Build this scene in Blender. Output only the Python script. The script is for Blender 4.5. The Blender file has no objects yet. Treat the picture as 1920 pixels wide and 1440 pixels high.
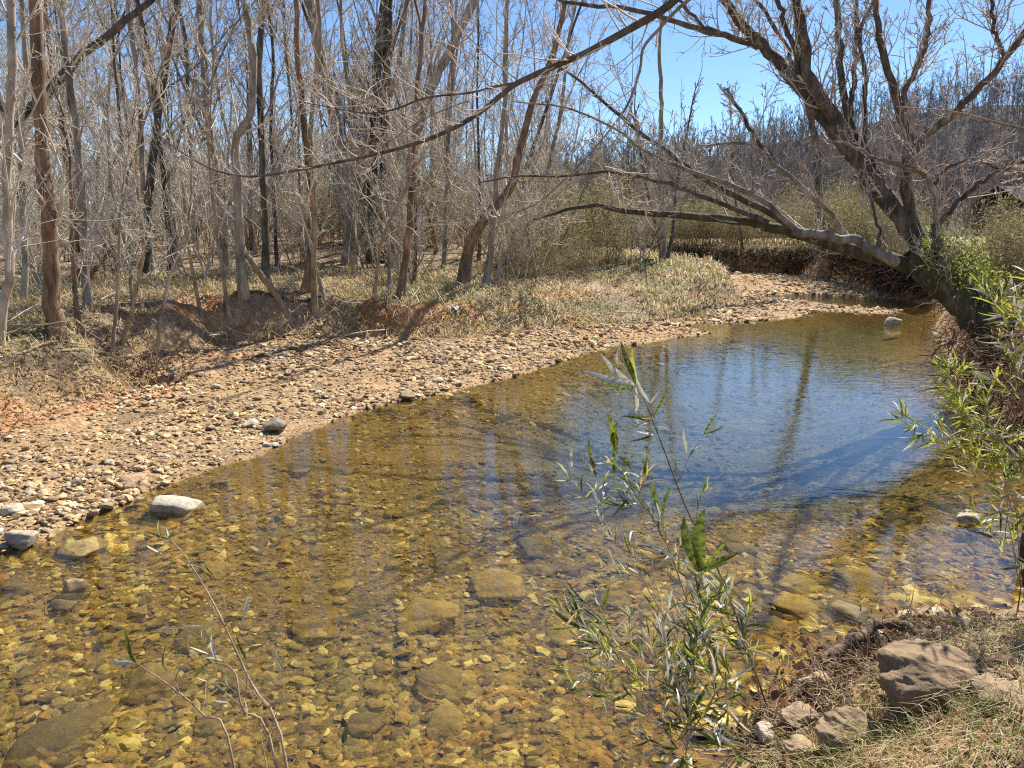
import bpy, math, random
import numpy as np
from mathutils import Vector, Matrix, Quaternion
sc = bpy.context.scene
R = math.radians
rng = np.random.default_rng(7)
random.seed(7)

# ------------------------------------------------------------------ camera, world, sun, exposure
CAM_Z = 2.2; PITCH = R(12.2); FPX = 1387.0
cam_d = bpy.data.cameras.new('camera'); cam = bpy.data.objects.new('camera', cam_d)
sc.collection.objects.link(cam)
cam.location = (0, 0, CAM_Z); cam.rotation_euler = (R(90) - PITCH, 0, 0)
cam_d.sensor_width = 36; cam_d.lens = FPX / 1920 * 36
cam_d.clip_start = 0.05; cam_d.clip_end = 2000
sc.camera = cam
DENOISE = False; REFR = .3
SUN_AZ = R(34); SUN_EL = R(47)
world = bpy.data.worlds.new('World'); sc.world = world; world.use_nodes = True
wn = world.node_tree; wn.nodes.clear()
sky = wn.nodes.new('ShaderNodeTexSky'); sky.sky_type = 'NISHITA'; sky.sun_disc = False
sky.sun_elevation = SUN_EL; sky.sun_rotation = SUN_AZ
sky.air_density = 1.0; sky.dust_density = 0.0; sky.ozone_density = 5.0; sky.altitude = 1800
hs = wn.nodes.new('ShaderNodeHueSaturation'); hs.inputs['Saturation'].default_value = 1.02
bg = wn.nodes.new('ShaderNodeBackground'); bg.inputs['Strength'].default_value = 0.094
wo = wn.nodes.new('ShaderNodeOutputWorld')
wn.links.new(sky.outputs[0], hs.inputs['Color']); wn.links.new(hs.outputs[0], bg.inputs[0]); wn.links.new(bg.outputs[0], wo.inputs[0])
S = Vector((math.sin(SUN_AZ) * math.cos(SUN_EL), math.cos(SUN_AZ) * math.cos(SUN_EL), math.sin(SUN_EL)))
sl = bpy.data.lights.new('sun', 'SUN'); sl.energy = 5.0; sl.angle = R(0.53); sl.color = (1, .95, .86)
so = bpy.data.objects.new('sun', sl); sc.collection.objects.link(so)
so.rotation_euler = S.to_track_quat('Z', 'Y').to_euler()
sc.view_settings.view_transform = 'Standard'; sc.view_settings.look = 'None'
sc.view_settings.exposure = 0.82; sc.view_settings.gamma = 1; sc.view_settings.use_curve_mapping = False
sc.render.engine = 'CYCLES'
sc.cycles.max_bounces = 6; sc.cycles.diffuse_bounces = 2; sc.cycles.glossy_bounces = 3
sc.cycles.transparent_max_bounces = 12; sc.cycles.caustics_reflective = False; sc.cycles.caustics_refractive = False
sc.cycles.use_denoising = DENOISE
sc.cycles.filter_width = 1.15

# ------------------------------------------------------------------ helpers
def link(o): sc.collection.objects.link(o); return o
def tag(o, label=None, cat=None, group=None, kind=None):
    if label: o['label'] = label
    if cat: o['category'] = cat
    if group: o['group'] = group
    if kind: o['kind'] = kind
    return o
def empty(name, loc, label=None, cat=None, group=None):
    o = bpy.data.objects.new(name, None); o.empty_display_size = .1; link(o); o.location = tuple(float(v) for v in loc)
    return tag(o, label, cat, group)
def ray(px, py):
    x = (px - 960) / FPX; yd = (py - 720) / FPX
    return np.array([x, math.cos(PITCH) - yd * math.sin(PITCH), -math.sin(PITCH) - yd * math.cos(PITCH)])
CP = np.array([0, 0, CAM_Z])
def P(px, py, z=0.0):
    d = ray(px, py); return CP + d * ((z - CAM_Z) / d[2])
def PD(px, py, Y):
    d = ray(px, py); return CP + d * (Y / d[1])

class MB:
    def __init__(s): s.V = []; s.F = []; s.C = []; s.n = 0
    def add(s, V, F, C=None):
        V = np.asarray(V, float).reshape(-1, 3)
        if len(V) == 0: return
        s.V.append(V); s.F.append(np.asarray(F, np.int64) + s.n); s.n += len(V)
        if C is not None: s.C.append(np.broadcast_to(np.asarray(C, float), (len(V), 3)))
    def mesh(s, name, mat, smooth=True, origin=None):
        V = np.concatenate(s.V)
        if origin is not None: V = V - np.asarray(origin, float)
        me = bpy.data.meshes.new(name)
        loops = np.concatenate([f.ravel() for f in s.F])
        tot = np.concatenate([np.full(len(f), f.shape[1]) for f in s.F])
        st = np.concatenate([[0], np.cumsum(tot)[:-1]])
        me.vertices.add(len(V)); me.vertices.foreach_set('co', V.astype(np.float32).ravel())
        me.loops.add(len(loops)); me.loops.foreach_set('vertex_index', loops.astype(np.int32))
        me.polygons.add(len(tot)); me.polygons.foreach_set('loop_start', st.astype(np.int32))
        me.polygons.foreach_set('loop_total', tot.astype(np.int32))
        me.polygons.foreach_set('use_smooth', np.full(len(tot), smooth))
        if s.C:
            C = np.concatenate(s.C); at = me.color_attributes.new('Col', 'FLOAT_COLOR', 'POINT')
            at.data.foreach_set('color', np.concatenate([C, np.ones((len(C), 1))], 1).astype(np.float32).ravel())
        me.update(calc_edges=True); me.validate()
        if mat: me.materials.append(mat)
        return me
    def build(s, name, mat, parent=None, smooth=True, origin=None, kind=None):
        o = bpy.data.objects.new(name, s.mesh(name, mat, smooth, origin)); link(o)
        if parent is not None: o.parent = parent
        if kind: o['kind'] = kind
        return o
def norm(v): return v / (np.linalg.norm(v, axis=-1, keepdims=True) + 1e-9)

def tubes(pts, rad, sides):
    pts = np.asarray(pts, float); M, N, _ = pts.shape
    T = norm(np.gradient(pts, axis=1))
    ov = pts[:, -1] - pts[:, 0]
    ref = np.eye(3)[np.argmin(np.abs(ov), axis=1)][:, None, :]
    U = norm(np.cross(T, np.broadcast_to(ref, T.shape))); W = np.cross(T, U)
    a = np.arange(sides) * 2 * np.pi / sides
    V = pts[:, :, None, :] + rad[:, :, None, None] * (np.cos(a)[None, None, :, None] * U[:, :, None, :] + np.sin(a)[None, None, :, None] * W[:, :, None, :])
    i = np.arange(N - 1)[:, None] * sides; j = np.arange(sides)[None]; j2 = (j + 1) % sides
    q = np.stack([i + j, i + j2, i + sides + j2, i + sides + j], -1).reshape(-1, 4)
    F = (q[None] + (np.arange(M) * N * sides)[:, None, None]).reshape(-1, 4)
    return V.reshape(-1, 3), F
def one_tube(mb, pts, rad, sides, C=None):
    V, F = tubes(np.asarray(pts)[None], np.asarray(rad)[None], sides); mb.add(V, F, C)
def resample(pts, n):
    pts = np.asarray(pts, float); K = len(pts)
    ext = np.vstack([2 * pts[0] - pts[1], pts, 2 * pts[-1] - pts[-2]])
    u = np.linspace(0, K - 1 - 1e-6, n); i = u.astype(int); f = (u - i)[:, None]
    p0, p1, p2, p3 = ext[i], ext[i + 1], ext[i + 2], ext[i + 3]
    return .5 * ((2 * p1) + (-p0 + p2) * f + (2 * p0 - 5 * p1 + 4 * p2 - p3) * f ** 2 + (-p0 + 3 * p1 - 3 * p2 + p3) * f ** 3)
def grow(start, d, L, r0, n, wob, up, g, tip=.25):
    M = len(start); pts = np.zeros((M, n, 3)); pts[:, 0] = start; d = norm(d)
    for i in range(1, n):
        d = norm(d + g.normal(0, wob, (M, 3)) + np.array([0, 0, up]))
        pts[:, i] = pts[:, i - 1] + d * (L / (n - 1))[:, None]
    t = np.linspace(0, 1, n)[None]
    return pts, r0[:, None] * (1 - (1 - tip) * t)
def spawn(pts, rad, k, t0, t1, a0, a1, lf, g, rf=.55, rmin=.0015, upb=.15):
    M, N, _ = pts.shape
    L = np.linalg.norm(np.diff(pts, axis=1), axis=2).sum(1)
    t = g.uniform(t0, t1, (M, k)); u = t * (N - 1); i = np.minimum(u.astype(int), N - 2); f = (u - i)[..., None]
    m = np.arange(M)[:, None]
    pos = pts[m, i] * (1 - f) + pts[m, i + 1] * f; T = norm(pts[m, i + 1] - pts[m, i])
    r = np.maximum((rad[m, i] * (1 - f[..., 0]) + rad[m, i + 1] * f[..., 0]) * rf * g.uniform(.6, 1.1, (M, k)), rmin)
    pr = norm(np.cross(T, g.normal(size=T.shape))); a = g.uniform(a0, a1, (M, k))[..., None]
    d = norm(np.cos(a) * T + np.sin(a) * pr + np.array([0, 0, upb]))
    ln = lf * L[:, None] * (1.15 - t) * g.uniform(.55, 1.3, (M, k))
    return pos.reshape(-1, 3), d.reshape(-1, 3), ln.ravel(), r.ravel()

# value noise
_tab = np.random.default_rng(3).random((256, 256))
def vnoise(x, y):
    xi = np.floor(x).astype(int); yi = np.floor(y).astype(int); fx = x - xi; fy = y - yi
    fx = fx * fx * (3 - 2 * fx); fy = fy * fy * (3 - 2 * fy)
    a = _tab[xi % 256, yi % 256]; b = _tab[(xi + 1) % 256, yi % 256]; c = _tab[xi % 256, (yi + 1) % 256]; d = _tab[(xi + 1) % 256, (yi + 1) % 256]
    return (a * (1 - fx) + b * fx) * (1 - fy) + (c * (1 - fx) + d * fx) * fy - .5
def fbm(x, y, s, o=4):
    v = 0; a = 1
    for k in range(o): v = v + a * vnoise(x * s + 17.3 * k, y * s + 9.1 * k); s *= 2.1; a *= .5
    return v
def sstep(a, b, x):
    t = np.clip((x - a) / (b - a), 0, 1); return t * t * (3 - 2 * t)

# ------------------------------------------------------------------ materials
def mat_new(name):
    m = bpy.data.materials.new(name); m.use_nodes = True; nt = m.node_tree; b = nt.nodes['Principled BSDF']
    return m, nt, b
def N_(nt, t, **kw):
    n = nt.nodes.new(t)
    for k, v in kw.items(): setattr(n, k, v)
    return n
def ramp(nt, cols, fac):
    r = N_(nt, 'ShaderNodeValToRGB'); e = r.color_ramp.elements
    while len(e) < len(cols): e.new(.5)
    for el, (p, c) in zip(e, cols): el.position = p; el.color = (*c, 1)
    nt.links.new(fac, r.inputs[0]); return r
def mul(nt, a, b, f=1.0):
    m = N_(nt, 'ShaderNodeMix', data_type='RGBA', blend_type='MULTIPLY'); m.inputs[0].default_value = f
    nt.links.new(a, m.inputs[6]); nt.links.new(b, m.inputs[7]); return m.outputs[2]
def bump(nt, b, h, s, d):
    bp = N_(nt, 'ShaderNodeBump'); bp.inputs['Strength'].default_value = s; bp.inputs['Distance'].default_value = d
    nt.links.new(h, bp.inputs['Height']); nt.links.new(bp.outputs[0], b.inputs['Normal'])
def bark(name, c0, c1, c2, zs=.18, sc_=14, rough=.9, bs=.9, bd=.02):
    m, nt, b = mat_new(name); tc = N_(nt, 'ShaderNodeTexCoord'); mp = N_(nt, 'ShaderNodeMapping')
    mp.inputs['Scale'].default_value = (1, 1, zs); nt.links.new(tc.outputs['Object'], mp.inputs[0])
    n = N_(nt, 'ShaderNodeTexNoise'); n.inputs['Scale'].default_value = sc_; n.inputs['Detail'].default_value = 8; n.inputs['Roughness'].default_value = .65
    nt.links.new(mp.outputs[0], n.inputs[0])
    n2 = N_(nt, 'ShaderNodeTexNoise'); n2.inputs['Scale'].default_value = 2.3; n2.inputs['Detail'].default_value = 5; nt.links.new(tc.outputs['Object'], n2.inputs[0])
    r = ramp(nt, [(.3, c0), (.5, c1), (.7, c2)], n.outputs[0])
    r2 = ramp(nt, [(.35, (.55, .58, .5)), (.62, (1.15, 1.1, 1.05))], n2.outputs[0])
    nt.links.new(mul(nt, r.outputs[0], r2.outputs[0]), b.inputs['Base Color']); b.inputs['Roughness'].default_value = rough
    bump(nt, b, n.outputs[0], bs, bd); return m
M = {}
M['bark_grey'] = bark('bark_grey', (.14, .12, .1), (.34, .29, .24), (.54, .48, .4))
M['bark_pale'] = bark('bark_pale', (.2, .165, .13), (.45, .39, .32), (.66, .6, .51), zs=.4, sc_=6)
M['bark_brown'] = bark('bark_brown', (.09, .055, .035), (.26, .165, .105), (.44, .31, .21), sc_=18, bd=.035)
M['bark_dark'] = bark('bark_dark', (.035, .03, .024), (.12, .1, .08), (.28, .245, .2))
M['bark_moss'] = bark('bark_moss', (.05, .05, .015), (.1, .085, .05), (.26, .22, .17))
M['wood_tan'] = bark('wood_tan', (.2, .14, .08), (.38, .28, .18), (.52, .42, .3), zs=.3)
def flat_var(name, c0, c1, rough=.8, sc_=9):
    m, nt, b = mat_new(name); tc = N_(nt, 'ShaderNodeTexCoord')
    n = N_(nt, 'ShaderNodeTexNoise'); n.inputs['Scale'].default_value = sc_; n.inputs['Detail'].default_value = 4; nt.links.new(tc.outputs['Object'], n.inputs[0])
    r = ramp(nt, [(.35, c0), (.65, c1)], n.outputs[0]); nt.links.new(r.outputs[0], b.inputs['Base Color']); b.inputs['Roughness'].default_value = rough
    return m
M['twig'] = flat_var('twig', (.48, .4, .29), (.74, .66, .53), sc_=3)
M['twig_grey'] = flat_var('twig_grey', (.38, .32, .25), (.64, .57, .47), sc_=3)
M['twig_dark'] = flat_var('twig_dark', (.17, .14, .11), (.4, .34, .27), sc_=3)
M['far_twig'] = flat_var('far_twig', (.17, .14, .12), (.36, .3, .26), sc_=.5)
def leafmat(name, c0, c1, tr=.5, sc_=4, vcol=False, rough=.45):
    m, nt, b = mat_new(name); out = nt.nodes['Material Output']
    if vcol:
        a = N_(nt, 'ShaderNodeVertexColor', layer_name='Col'); col = a.outputs[0]
    else:
        oi = N_(nt, 'ShaderNodeObjectInfo'); tc = N_(nt, 'ShaderNodeTexCoord'); n = N_(nt, 'ShaderNodeTexNoise'); n.inputs['Scale'].default_value = sc_
        ad = N_(nt, 'ShaderNodeVectorMath', operation='ADD'); nt.links.new(tc.outputs['Object'], ad.inputs[0]); nt.links.new(oi.outputs['Random'], ad.inputs[1]); 
        sm = N_(nt, 'ShaderNodeVectorMath', operation='SCALE'); sm.inputs['Scale'].default_value = 3.0; nt.links.new(ad.outputs[0], sm.inputs[0])
        nt.links.new(sm.outputs[0], n.inputs[0]); r = ramp(nt, [(.38, c0), (.62, c1)], n.outputs[0]); col = r.outputs[0]
    nt.links.new(col, b.inputs['Base Color']); b.inputs['Roughness'].default_value = rough
    t = N_(nt, 'ShaderNodeBsdfTranslucent'); nt.links.new(col, t.inputs[0]); mx = N_(nt, 'ShaderNodeMixShader'); mx.inputs[0].default_value = tr
    nt.links.new(b.outputs[0], mx.inputs[1]); nt.links.new(t.outputs[0], mx.inputs[2]); nt.links.new(mx.outputs[0], out.inputs[0])
    return m
M['leaf_green'] = leafmat('leaf_green', (.055, .085, .015), (.22, .25, .035))
M['leaf_yellow'] = leafmat('leaf_yellow', (.3, .36, .04), (.55, .55, .09), .55)
M['leaf_pale'] = leafmat('leaf_pale', (.5, .5, .36), (.72, .7, .58), .3)
M['leaf_dry'] = leafmat('leaf_dry', (.5, .36, .16), (.68, .56, .32), .4)
M['leaf_v'] = leafmat('leaf_v', 0, 0, .45, vcol=True, rough=.7)
M['grass_v'] = leafmat('grass_v', 0, 0, .35, vcol=True, rough=.6)
M['leaf_far'] = leafmat('leaf_far', (.12, .14, .03), (.34, .35, .09), .45, sc_=1.5)
M['leaf_cedar'] = leafmat('leaf_cedar', (.025, .04, .018), (.06, .085, .04), .2, sc_=1.5, rough=.9)
def stonemat(name, cols, vcol=False, wet=False):
    m, nt, b = mat_new(name); tc = N_(nt, 'ShaderNodeTexCoord')
    n = N_(nt, 'ShaderNodeTexNoise'); n.inputs['Scale'].default_value = 16; n.inputs['Detail'].default_value = 8; n.inputs['Roughness'].default_value = .7
    g = N_(nt, 'ShaderNodeNewGeometry'); nt.links.new(g.outputs['Position'], n.inputs[0])
    det = ramp(nt, [(.3, (.42, .38, .34)), (.5, (.95, .93, .9)), (.7, (1.4, 1.38, 1.32))], n.outputs[0])
    if vcol: src = N_(nt, 'ShaderNodeVertexColor', layer_name='Col').outputs[0]
    else:
        oi = N_(nt, 'ShaderNodeObjectInfo'); src = ramp(nt, [(i / (len(cols) - 1), c) for i, c in enumerate(cols)], oi.outputs['Random']).outputs[0]
    nt.links.new(mul(nt, src, det.outputs[0], .8), b.inputs['Base Color']); b.inputs['Roughness'].default_value = .35 if wet else .85
    bump(nt, b, n.outputs[0], .9, .02); return m
M['pebble'] = stonemat('pebble', None, vcol=True)
M['stone_dry'] = stonemat('stone_dry', [(.3, .22, .14), (.5, .42, .31), (.33, .25, .17), (.56, .48, .37), (.42, .25, .14), (.38, .32, .25)])
M['stone_pale'] = stonemat('stone_pale', [(.5, .43, .32), (.58, .51, .4)])
M['stone_grey'] = stonemat('stone_grey', [(.22, .185, .135), (.3, .25, .19)])
M['stone_under'] = stonemat('stone_under', [(.26, .18, .06), (.4, .29, .1), (.16, .12, .05), (.3, .21, .07), (.22, .155, .06), (.15, .12, .06)])
M['stone_bank'] = stonemat('stone_bank', [(.28, .185, .1), (.38, .27, .16)])

# terrain: vertex colours carry the ground kind and far bank shade, noise the grain
m, nt, b = mat_new('ground'); M['ground'] = m
vc = N_(nt, 'ShaderNodeVertexColor', layer_name='Col'); g = N_(nt, 'ShaderNodeNewGeometry')
n1 = N_(nt, 'ShaderNodeTexNoise'); n1.inputs['Scale'].default_value = 7; n1.inputs['Detail'].default_value = 10; n1.inputs['Roughness'].default_value = .75
n2 = N_(nt, 'ShaderNodeTexVoronoi'); n2.inputs['Scale'].default_value = 22
nt.links.new(g.outputs['Position'], n1.inputs[0]); nt.links.new(g.outputs['Position'], n2.inputs[0])
r1 = ramp(nt, [(.3, (.45, .42, .38)), (.5, (.95, .92, .9)), (.72, (1.5, 1.45, 1.35))], n1.outputs[0])
r2 = ramp(nt, [(0, (.75, .75, .75)), (1, (1.25, 1.22, 1.2))], n2.outputs['Color'])
nt.links.new(mul(nt, mul(nt, vc.outputs[0], r1.outputs[0]), r2.outputs[0]), b.inputs['Base Color']); b.inputs['Roughness'].default_value = .95
ad = N_(nt, 'ShaderNodeMath', operation='MULTIPLY_ADD'); nt.links.new(n2.outputs['Distance'], ad.inputs[0]); ad.inputs[1].default_value = -.5; nt.links.new(n1.outputs[0], ad.inputs[2])
bump(nt, b, ad.outputs[0], .9, .05)

# water: clear sheet, Fresnel mix of see-through and mirror
m = bpy.data.materials.new('water'); m.use_nodes = True; nt = m.node_tree; nt.nodes.clear(); M['water'] = m
out = N_(nt, 'ShaderNodeOutputMaterial'); tr0 = N_(nt, 'ShaderNodeBsdfTransparent'); rf = N_(nt, 'ShaderNodeBsdfRefraction'); tr = N_(nt, 'ShaderNodeMixShader'); tr.inputs[0].default_value = REFR; gl = N_(nt, 'ShaderNodeBsdfGlossy'); mx = N_(nt, 'ShaderNodeMixShader')
tr0.inputs[0].default_value = rf.inputs[0].default_value = (.99, .94, .72, 1); rf.inputs['IOR'].default_value = 1.33; rf.inputs['Roughness'].default_value = .03; gl.inputs['Roughness'].default_value = .03; nt.links.new(tr0.outputs[0], tr.inputs[1]); nt.links.new(rf.outputs[0], tr.inputs[2])
g = N_(nt, 'ShaderNodeNewGeometry'); mp = N_(nt, 'ShaderNodeMapping'); mp.inputs['Scale'].default_value = (1.0, 2.2, 1); nt.links.new(g.outputs['Position'], mp.inputs[0])
na = N_(nt, 'ShaderNodeTexNoise'); na.inputs['Scale'].default_value = 3.2; na.inputs['Detail'].default_value = 3
nb = N_(nt, 'ShaderNodeTexNoise'); nb.inputs['Scale'].default_value = 17; nb.inputs['Detail'].default_value = 3
nt.links.new(mp.outputs[0], na.inputs[0]); nt.links.new(mp.outputs[0], nb.inputs[0])
ad = N_(nt, 'ShaderNodeMath', operation='MULTIPLY_ADD'); nt.links.new(nb.outputs[0], ad.inputs[0]); ad.inputs[1].default_value = .16; nt.links.new(na.outputs[0], ad.inputs[2])
bp = N_(nt, 'ShaderNodeBump'); bp.inputs['Strength'].default_value = .1; bp.inputs['Distance'].default_value = .03
nt.links.new(ad.outputs[0], bp.inputs['Height'])
nt.links.new(bp.outputs[0], gl.inputs['Normal']); nt.links.new(bp.outputs[0], rf.inputs['Normal']); 
dt = N_(nt, 'ShaderNodeVectorMath', operation='DOT_PRODUCT'); nt.links.new(g.outputs['Incoming'], dt.inputs[0]); nt.links.new(bp.outputs[0], dt.inputs[1])
def mth(op, a, b_=None, c=None):   # Schlick's Fresnel, the same from both sides of the sheet
    q = N_(nt, 'ShaderNodeMath', operation=op)
    for i_, v in enumerate((a, b_, c)):
        if v is None: continue
        if isinstance(v, (int, float)): q.inputs[i_].default_value = v
        else: nt.links.new(v, q.inputs[i_])
    return q.outputs[0]
sx = N_(nt, 'ShaderNodeSeparateXYZ'); nt.links.new(g.outputs['Position'], sx.inputs[0])   # the riffle at the far bend runs rough, the pool lies still
mr = N_(nt, 'ShaderNodeMapRange'); nt.links.new(sx.outputs[1], mr.inputs[0]); mr.inputs[1].default_value = 19.3; mr.inputs[2].default_value = 20.6; mr.inputs[3].default_value = .1; mr.inputs[4].default_value = 1.0; nt.links.new(mr.outputs[0], bp.inputs['Strength'])
fres = mth('MULTIPLY_ADD', mth('POWER', mth('SUBTRACT', 1.0, mth('MINIMUM', mth('ABSOLUTE', dt.outputs['Value']), 1.0)), 3.5), .965, .035)
nt.links.new(fres, mx.inputs[0]); nt.links.new(tr.outputs[0], mx.inputs[1]); nt.links.new(gl.outputs[0], mx.inputs[2]); nt.links.new(mx.outputs[0], out.inputs[0])

# ------------------------------------------------------------------ terrain
def W(pl, z=0.0): return np.array([P(x, y, z)[:2] for x, y in pl])
left_shore = np.vstack([[(-14, 4.2), (-7, 4.4)], W([(0, 1035), (100, 1012), (200, 965), (290, 915), (400, 882), (480, 855), (560, 815), (640, 782), (740, 752), (850, 735), (960, 706), (1040, 682), (1110, 658), (1200, 645), (1330, 624), (1250, 613), (1300, 607), (1400, 604), (1490, 597), (1525, 586), (1500, 579), (1560, 584), (1640, 588), (1688, 588), (1690, 582), (1620, 578), (1560, 571), (1500, 563), (1440, 558), (1425, 554), (1500, 551), (1600, 556), (1700, 564), (1760, 572)])])
right_shore = np.vstack([W([(1775, 585), (1752, 610), (1765, 650), (1795, 700), (1830, 760), (1890, 830), (1990, 900), (2060, 1000), (2000, 1080), (1900, 1128), (1800, 1150), (1700, 1168), (1600, 1222), (1530, 1258), (1460, 1312), (1405, 1400), (1375, 1440)]), [(.45, 1.9), (-.3, 1.35), (-1.5, 1.1), (-4, .8), (-14, .3)]])
water_poly = np.vstack([left_shore, right_shore])
foot = np.vstack([[(-14, 6.3)], W([(-300, 1000), (0, 828), (120, 768), (255, 742), (300, 692), (420, 664), (600, 644), (760, 642), (900, 627), (1100, 613), (1240, 600), (1330, 588), (1400, 568), (1360, 550), (1250, 536), (1170, 527), (1120, 514), (1300, 514), (1500, 522), (1600, 535), (1660, 548), (1760, 562), (1850, 565)], .12), [(400, 20)]])
forest_poly = np.vstack([foot, [(400, 400), (-400, 400), (-400, 6.3)]])
right_poly = np.vstack([right_shore, [(-14, -60), (400, -60), (400, 20)]])
def sdist(x, y, poly):            # positive inside
    x = x.ravel(); y = y.ravel(); d = np.full(x.shape, 1e9); ins = np.zeros(x.shape, bool)
    for (ax, ay), (bx, by) in zip(poly, np.roll(poly, -1, 0)):
        ex, ey = bx - ax, by - ay; L = ex * ex + ey * ey + 1e-12
        t = np.clip(((x - ax) * ex + (y - ay) * ey) / L, 0, 1)
        d = np.minimum(d, (x - ax - t * ex) ** 2 + (y - ay - t * ey) ** 2)
        if ay != by:
            c = ((ay > y) != (by > y)) & (x < (bx - ax) * (y - ay) / (by - ay) + ax); ins ^= c
    d = np.sqrt(d); return np.where(ins, d, -d)
def height(x, y, full=False):
    x = np.asarray(x, float); y = np.asarray(y, float); sh = x.shape; x = x.ravel(); y = y.ravel()
    wob = .12 * fbm(x, y, 1.3)
    s = -sdist(x, y, water_poly) + wob * .8 + .09 * fbm(x, y, 4.5, 2); s = np.where(y > 17.5, s - (wob * .8 + .09 * fbm(x, y, 4.5, 2)) * sstep(17.5, 18.5, y), s)
    f = sdist(x, y, forest_poly) + wob * 2.0; r = sdist(x, y, right_poly) + wob * .5
    pool = sstep(5.2, 8, y) * sstep(-.6, 2, x) * .5
    bed = -.03 - (np.clip(-s, 0, 9) * (.11 + pool * .35)).clip(0, .17 + pool) + .05 * fbm(x, y, 1.1)
    bed = np.minimum(bed, -.015 - .05 * np.clip(-s, 0, .3))
    land = .012 + np.clip(s, 0, 5) * .05 + .04 * sstep(.2, 1.5, s) * fbm(x, y, 1.6)
    land = np.where(s > 0, np.maximum(land, .01), land)
    far = sstep(16, 24, y)
    Hf = .52 - .34 * sstep(1.5, 4.5, x) * (1 - far) + .25 * sstep(-1, -5, x) + .5 * far
    wid = .75 + .9 * sstep(-1.5, 1.5, x) * (1 - far) - .6 * far
    lf = Hf * sstep(0, 1, f / wid) + .012 * np.clip(f, 0, 40) + .05 * sstep(.3, 1.5, f) * fbm(x, y, .9)
    nearb = sstep(6.5, 4.5, y)
    Hr = 1.0 * (1 - nearb) + .34 * nearb
    lr = Hr * sstep(0, 1, r / (.55 + .35 * nearb)) + nearb * .14 * sstep(.5, 2.2, r) + .1 * sstep(.2, 1, r) * fbm(x, y, 1.7)
    lift = np.maximum(np.where(f > 0, lf, 0), np.where(r > 0, lr, 0))
    # gullies and hollow in the left bank
    hx, hy = P(205, 715, .2)[:2]
    hol = np.exp(-(((x - hx) / .55) ** 2 + ((y - hy - .35) / .3) ** 2))
    # hills behind
    hill = 16 * sstep(50, 120, y) * sstep(-10, 75, x) + 2 * sstep(50, 130, y)
    hill = hill + sstep(35, 90, y) * 3 * fbm(x, y, .02)
    z = np.where(s > 0, land + lift, bed) - hol * .6 + hill
    fine = .018 * fbm(x, y, 6, 3); z = z + np.where(s > 0, fine * (1 + 1.4 * (lift > .05)), fine * .6)
    if full: return z.reshape(sh), s.reshape(sh), f.reshape(sh), r.reshape(sh), hol.reshape(sh)
    return z.reshape(sh)
def H1(x, y): return float(height(np.array([x]), np.array([y]))[0])
def G(px, py):
    d = ray(px, py); t = np.concatenate([np.linspace(1.5, 30, 700), np.linspace(30.2, 200, 500)])
    p = CP + d * t[:, None]; hh = np.maximum(height(p[:, 0], p[:, 1]), -9); k = np.argmax(p[:, 2] < hh)
    if p[k, 2] >= hh[k]: k = 600
    return np.array([p[k, 0], p[k, 1], hh[k]])
def axis(lo, a, b, hi, step, gr):
    c = list(np.arange(a, b, step)); s = step; v = b
    while v < hi: c.append(v); s = min(s * gr, 12); v += s
    c.append(hi); s = step; v = a; pre = []
    while v > lo: s = min(s * gr, 12); v -= s; pre.append(v)
    return np.array(pre[::-1] + c)
gx = axis(-350, -7, 7, 350, .08, 1.07); gy = axis(-40, 1.2, 15, 400, .08, 1.04)
gy = np.unique(np.round(np.concatenate([gy, np.arange(22, 36, .18)]), 3)); X, Y = np.meshgrid(gx, gy, indexing='ij')
Z, Sd, Fd, Rd, Hol = height(X, Y, True)
def ground_colour(X, Y, Z, Sd, Fd, Rd):
    n = fbm(X, Y, 1.1)[..., None]; n2 = fbm(X, Y, 4.0)[..., None]; n3 = fbm(X + 40, Y, .5)[..., None]
    c = lambda *v: np.array(v)
    col = np.broadcast_to(c(.42, .28, .14), X.shape + (3,)).copy()
    col = col * (1 + .5 * n2)
    # deep bed: silty olive, greyed to stand for light scattered in water; shallow bed: golden
    und = sstep(.02, -.02, Sd)[..., None]; deep = sstep(-.13, -.42, Z)[..., None]
    bedc = c(.3, .2, .055) * (1 - deep) + c(.16, .17, .11) * deep
    col = col * (1 - und) + bedc * (1 + .6 * n2) * und
    fl = sstep(.0, .5, Fd)[..., None]
    clay = c(.40, .17, .07); lit = c(.34, .25, .155); grn = c(.13, .15, .045); stw = c(.38, .30, .15)
    fc = lit * (1 - sstep(-.1, .35, n)) + c(.44, .33, .2) * sstep(-.1, .35, n)
    gm = sstep(-.05, .25, n3 + .4 * n2) * sstep(.4, 1, Fd)[..., None] * sstep(5, 2.5, Fd)[..., None]
    fc = fc * (1 - .75 * gm) + grn * .75 * gm
    cm = (1 - sstep(.5, 1.0, Fd))[..., None] * sstep(.08, .4, n + n2 * .5)
    fc = fc * (1 - cm) + clay * cm
    fb = (sstep(20, 25, Y) * sstep(1.3, .9, Fd))[..., None]; fc = fc * (1 - fb) + c(.09, .055, .03) * fb  # far bank face: its shade is put into a near-black soil colour
    field = (sstep(1.2, 2, Fd) * sstep(13, 18, Y) * sstep(6, 9, X) * sstep(50, 44, Y))[..., None]
    fc = fc * (1 - field) + c(.5, .42, .2) * field
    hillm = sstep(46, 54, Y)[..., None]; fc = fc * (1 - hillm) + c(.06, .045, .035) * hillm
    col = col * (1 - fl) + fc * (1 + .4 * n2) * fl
    rl = (sstep(0.02, .25, Rd) * (Sd > -.05))[..., None]
    rc = c(.34, .13, .055) * (1 - sstep(-.2, .2, n)) + c(.42, .24, .12) * sstep(-.2, .2, n)
    col = col * (1 - rl) + rc * rl
    return np.clip(col, .01, .9)
COL = ground_colour(X, Y, Z, Sd, Fd, Rd)
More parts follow.
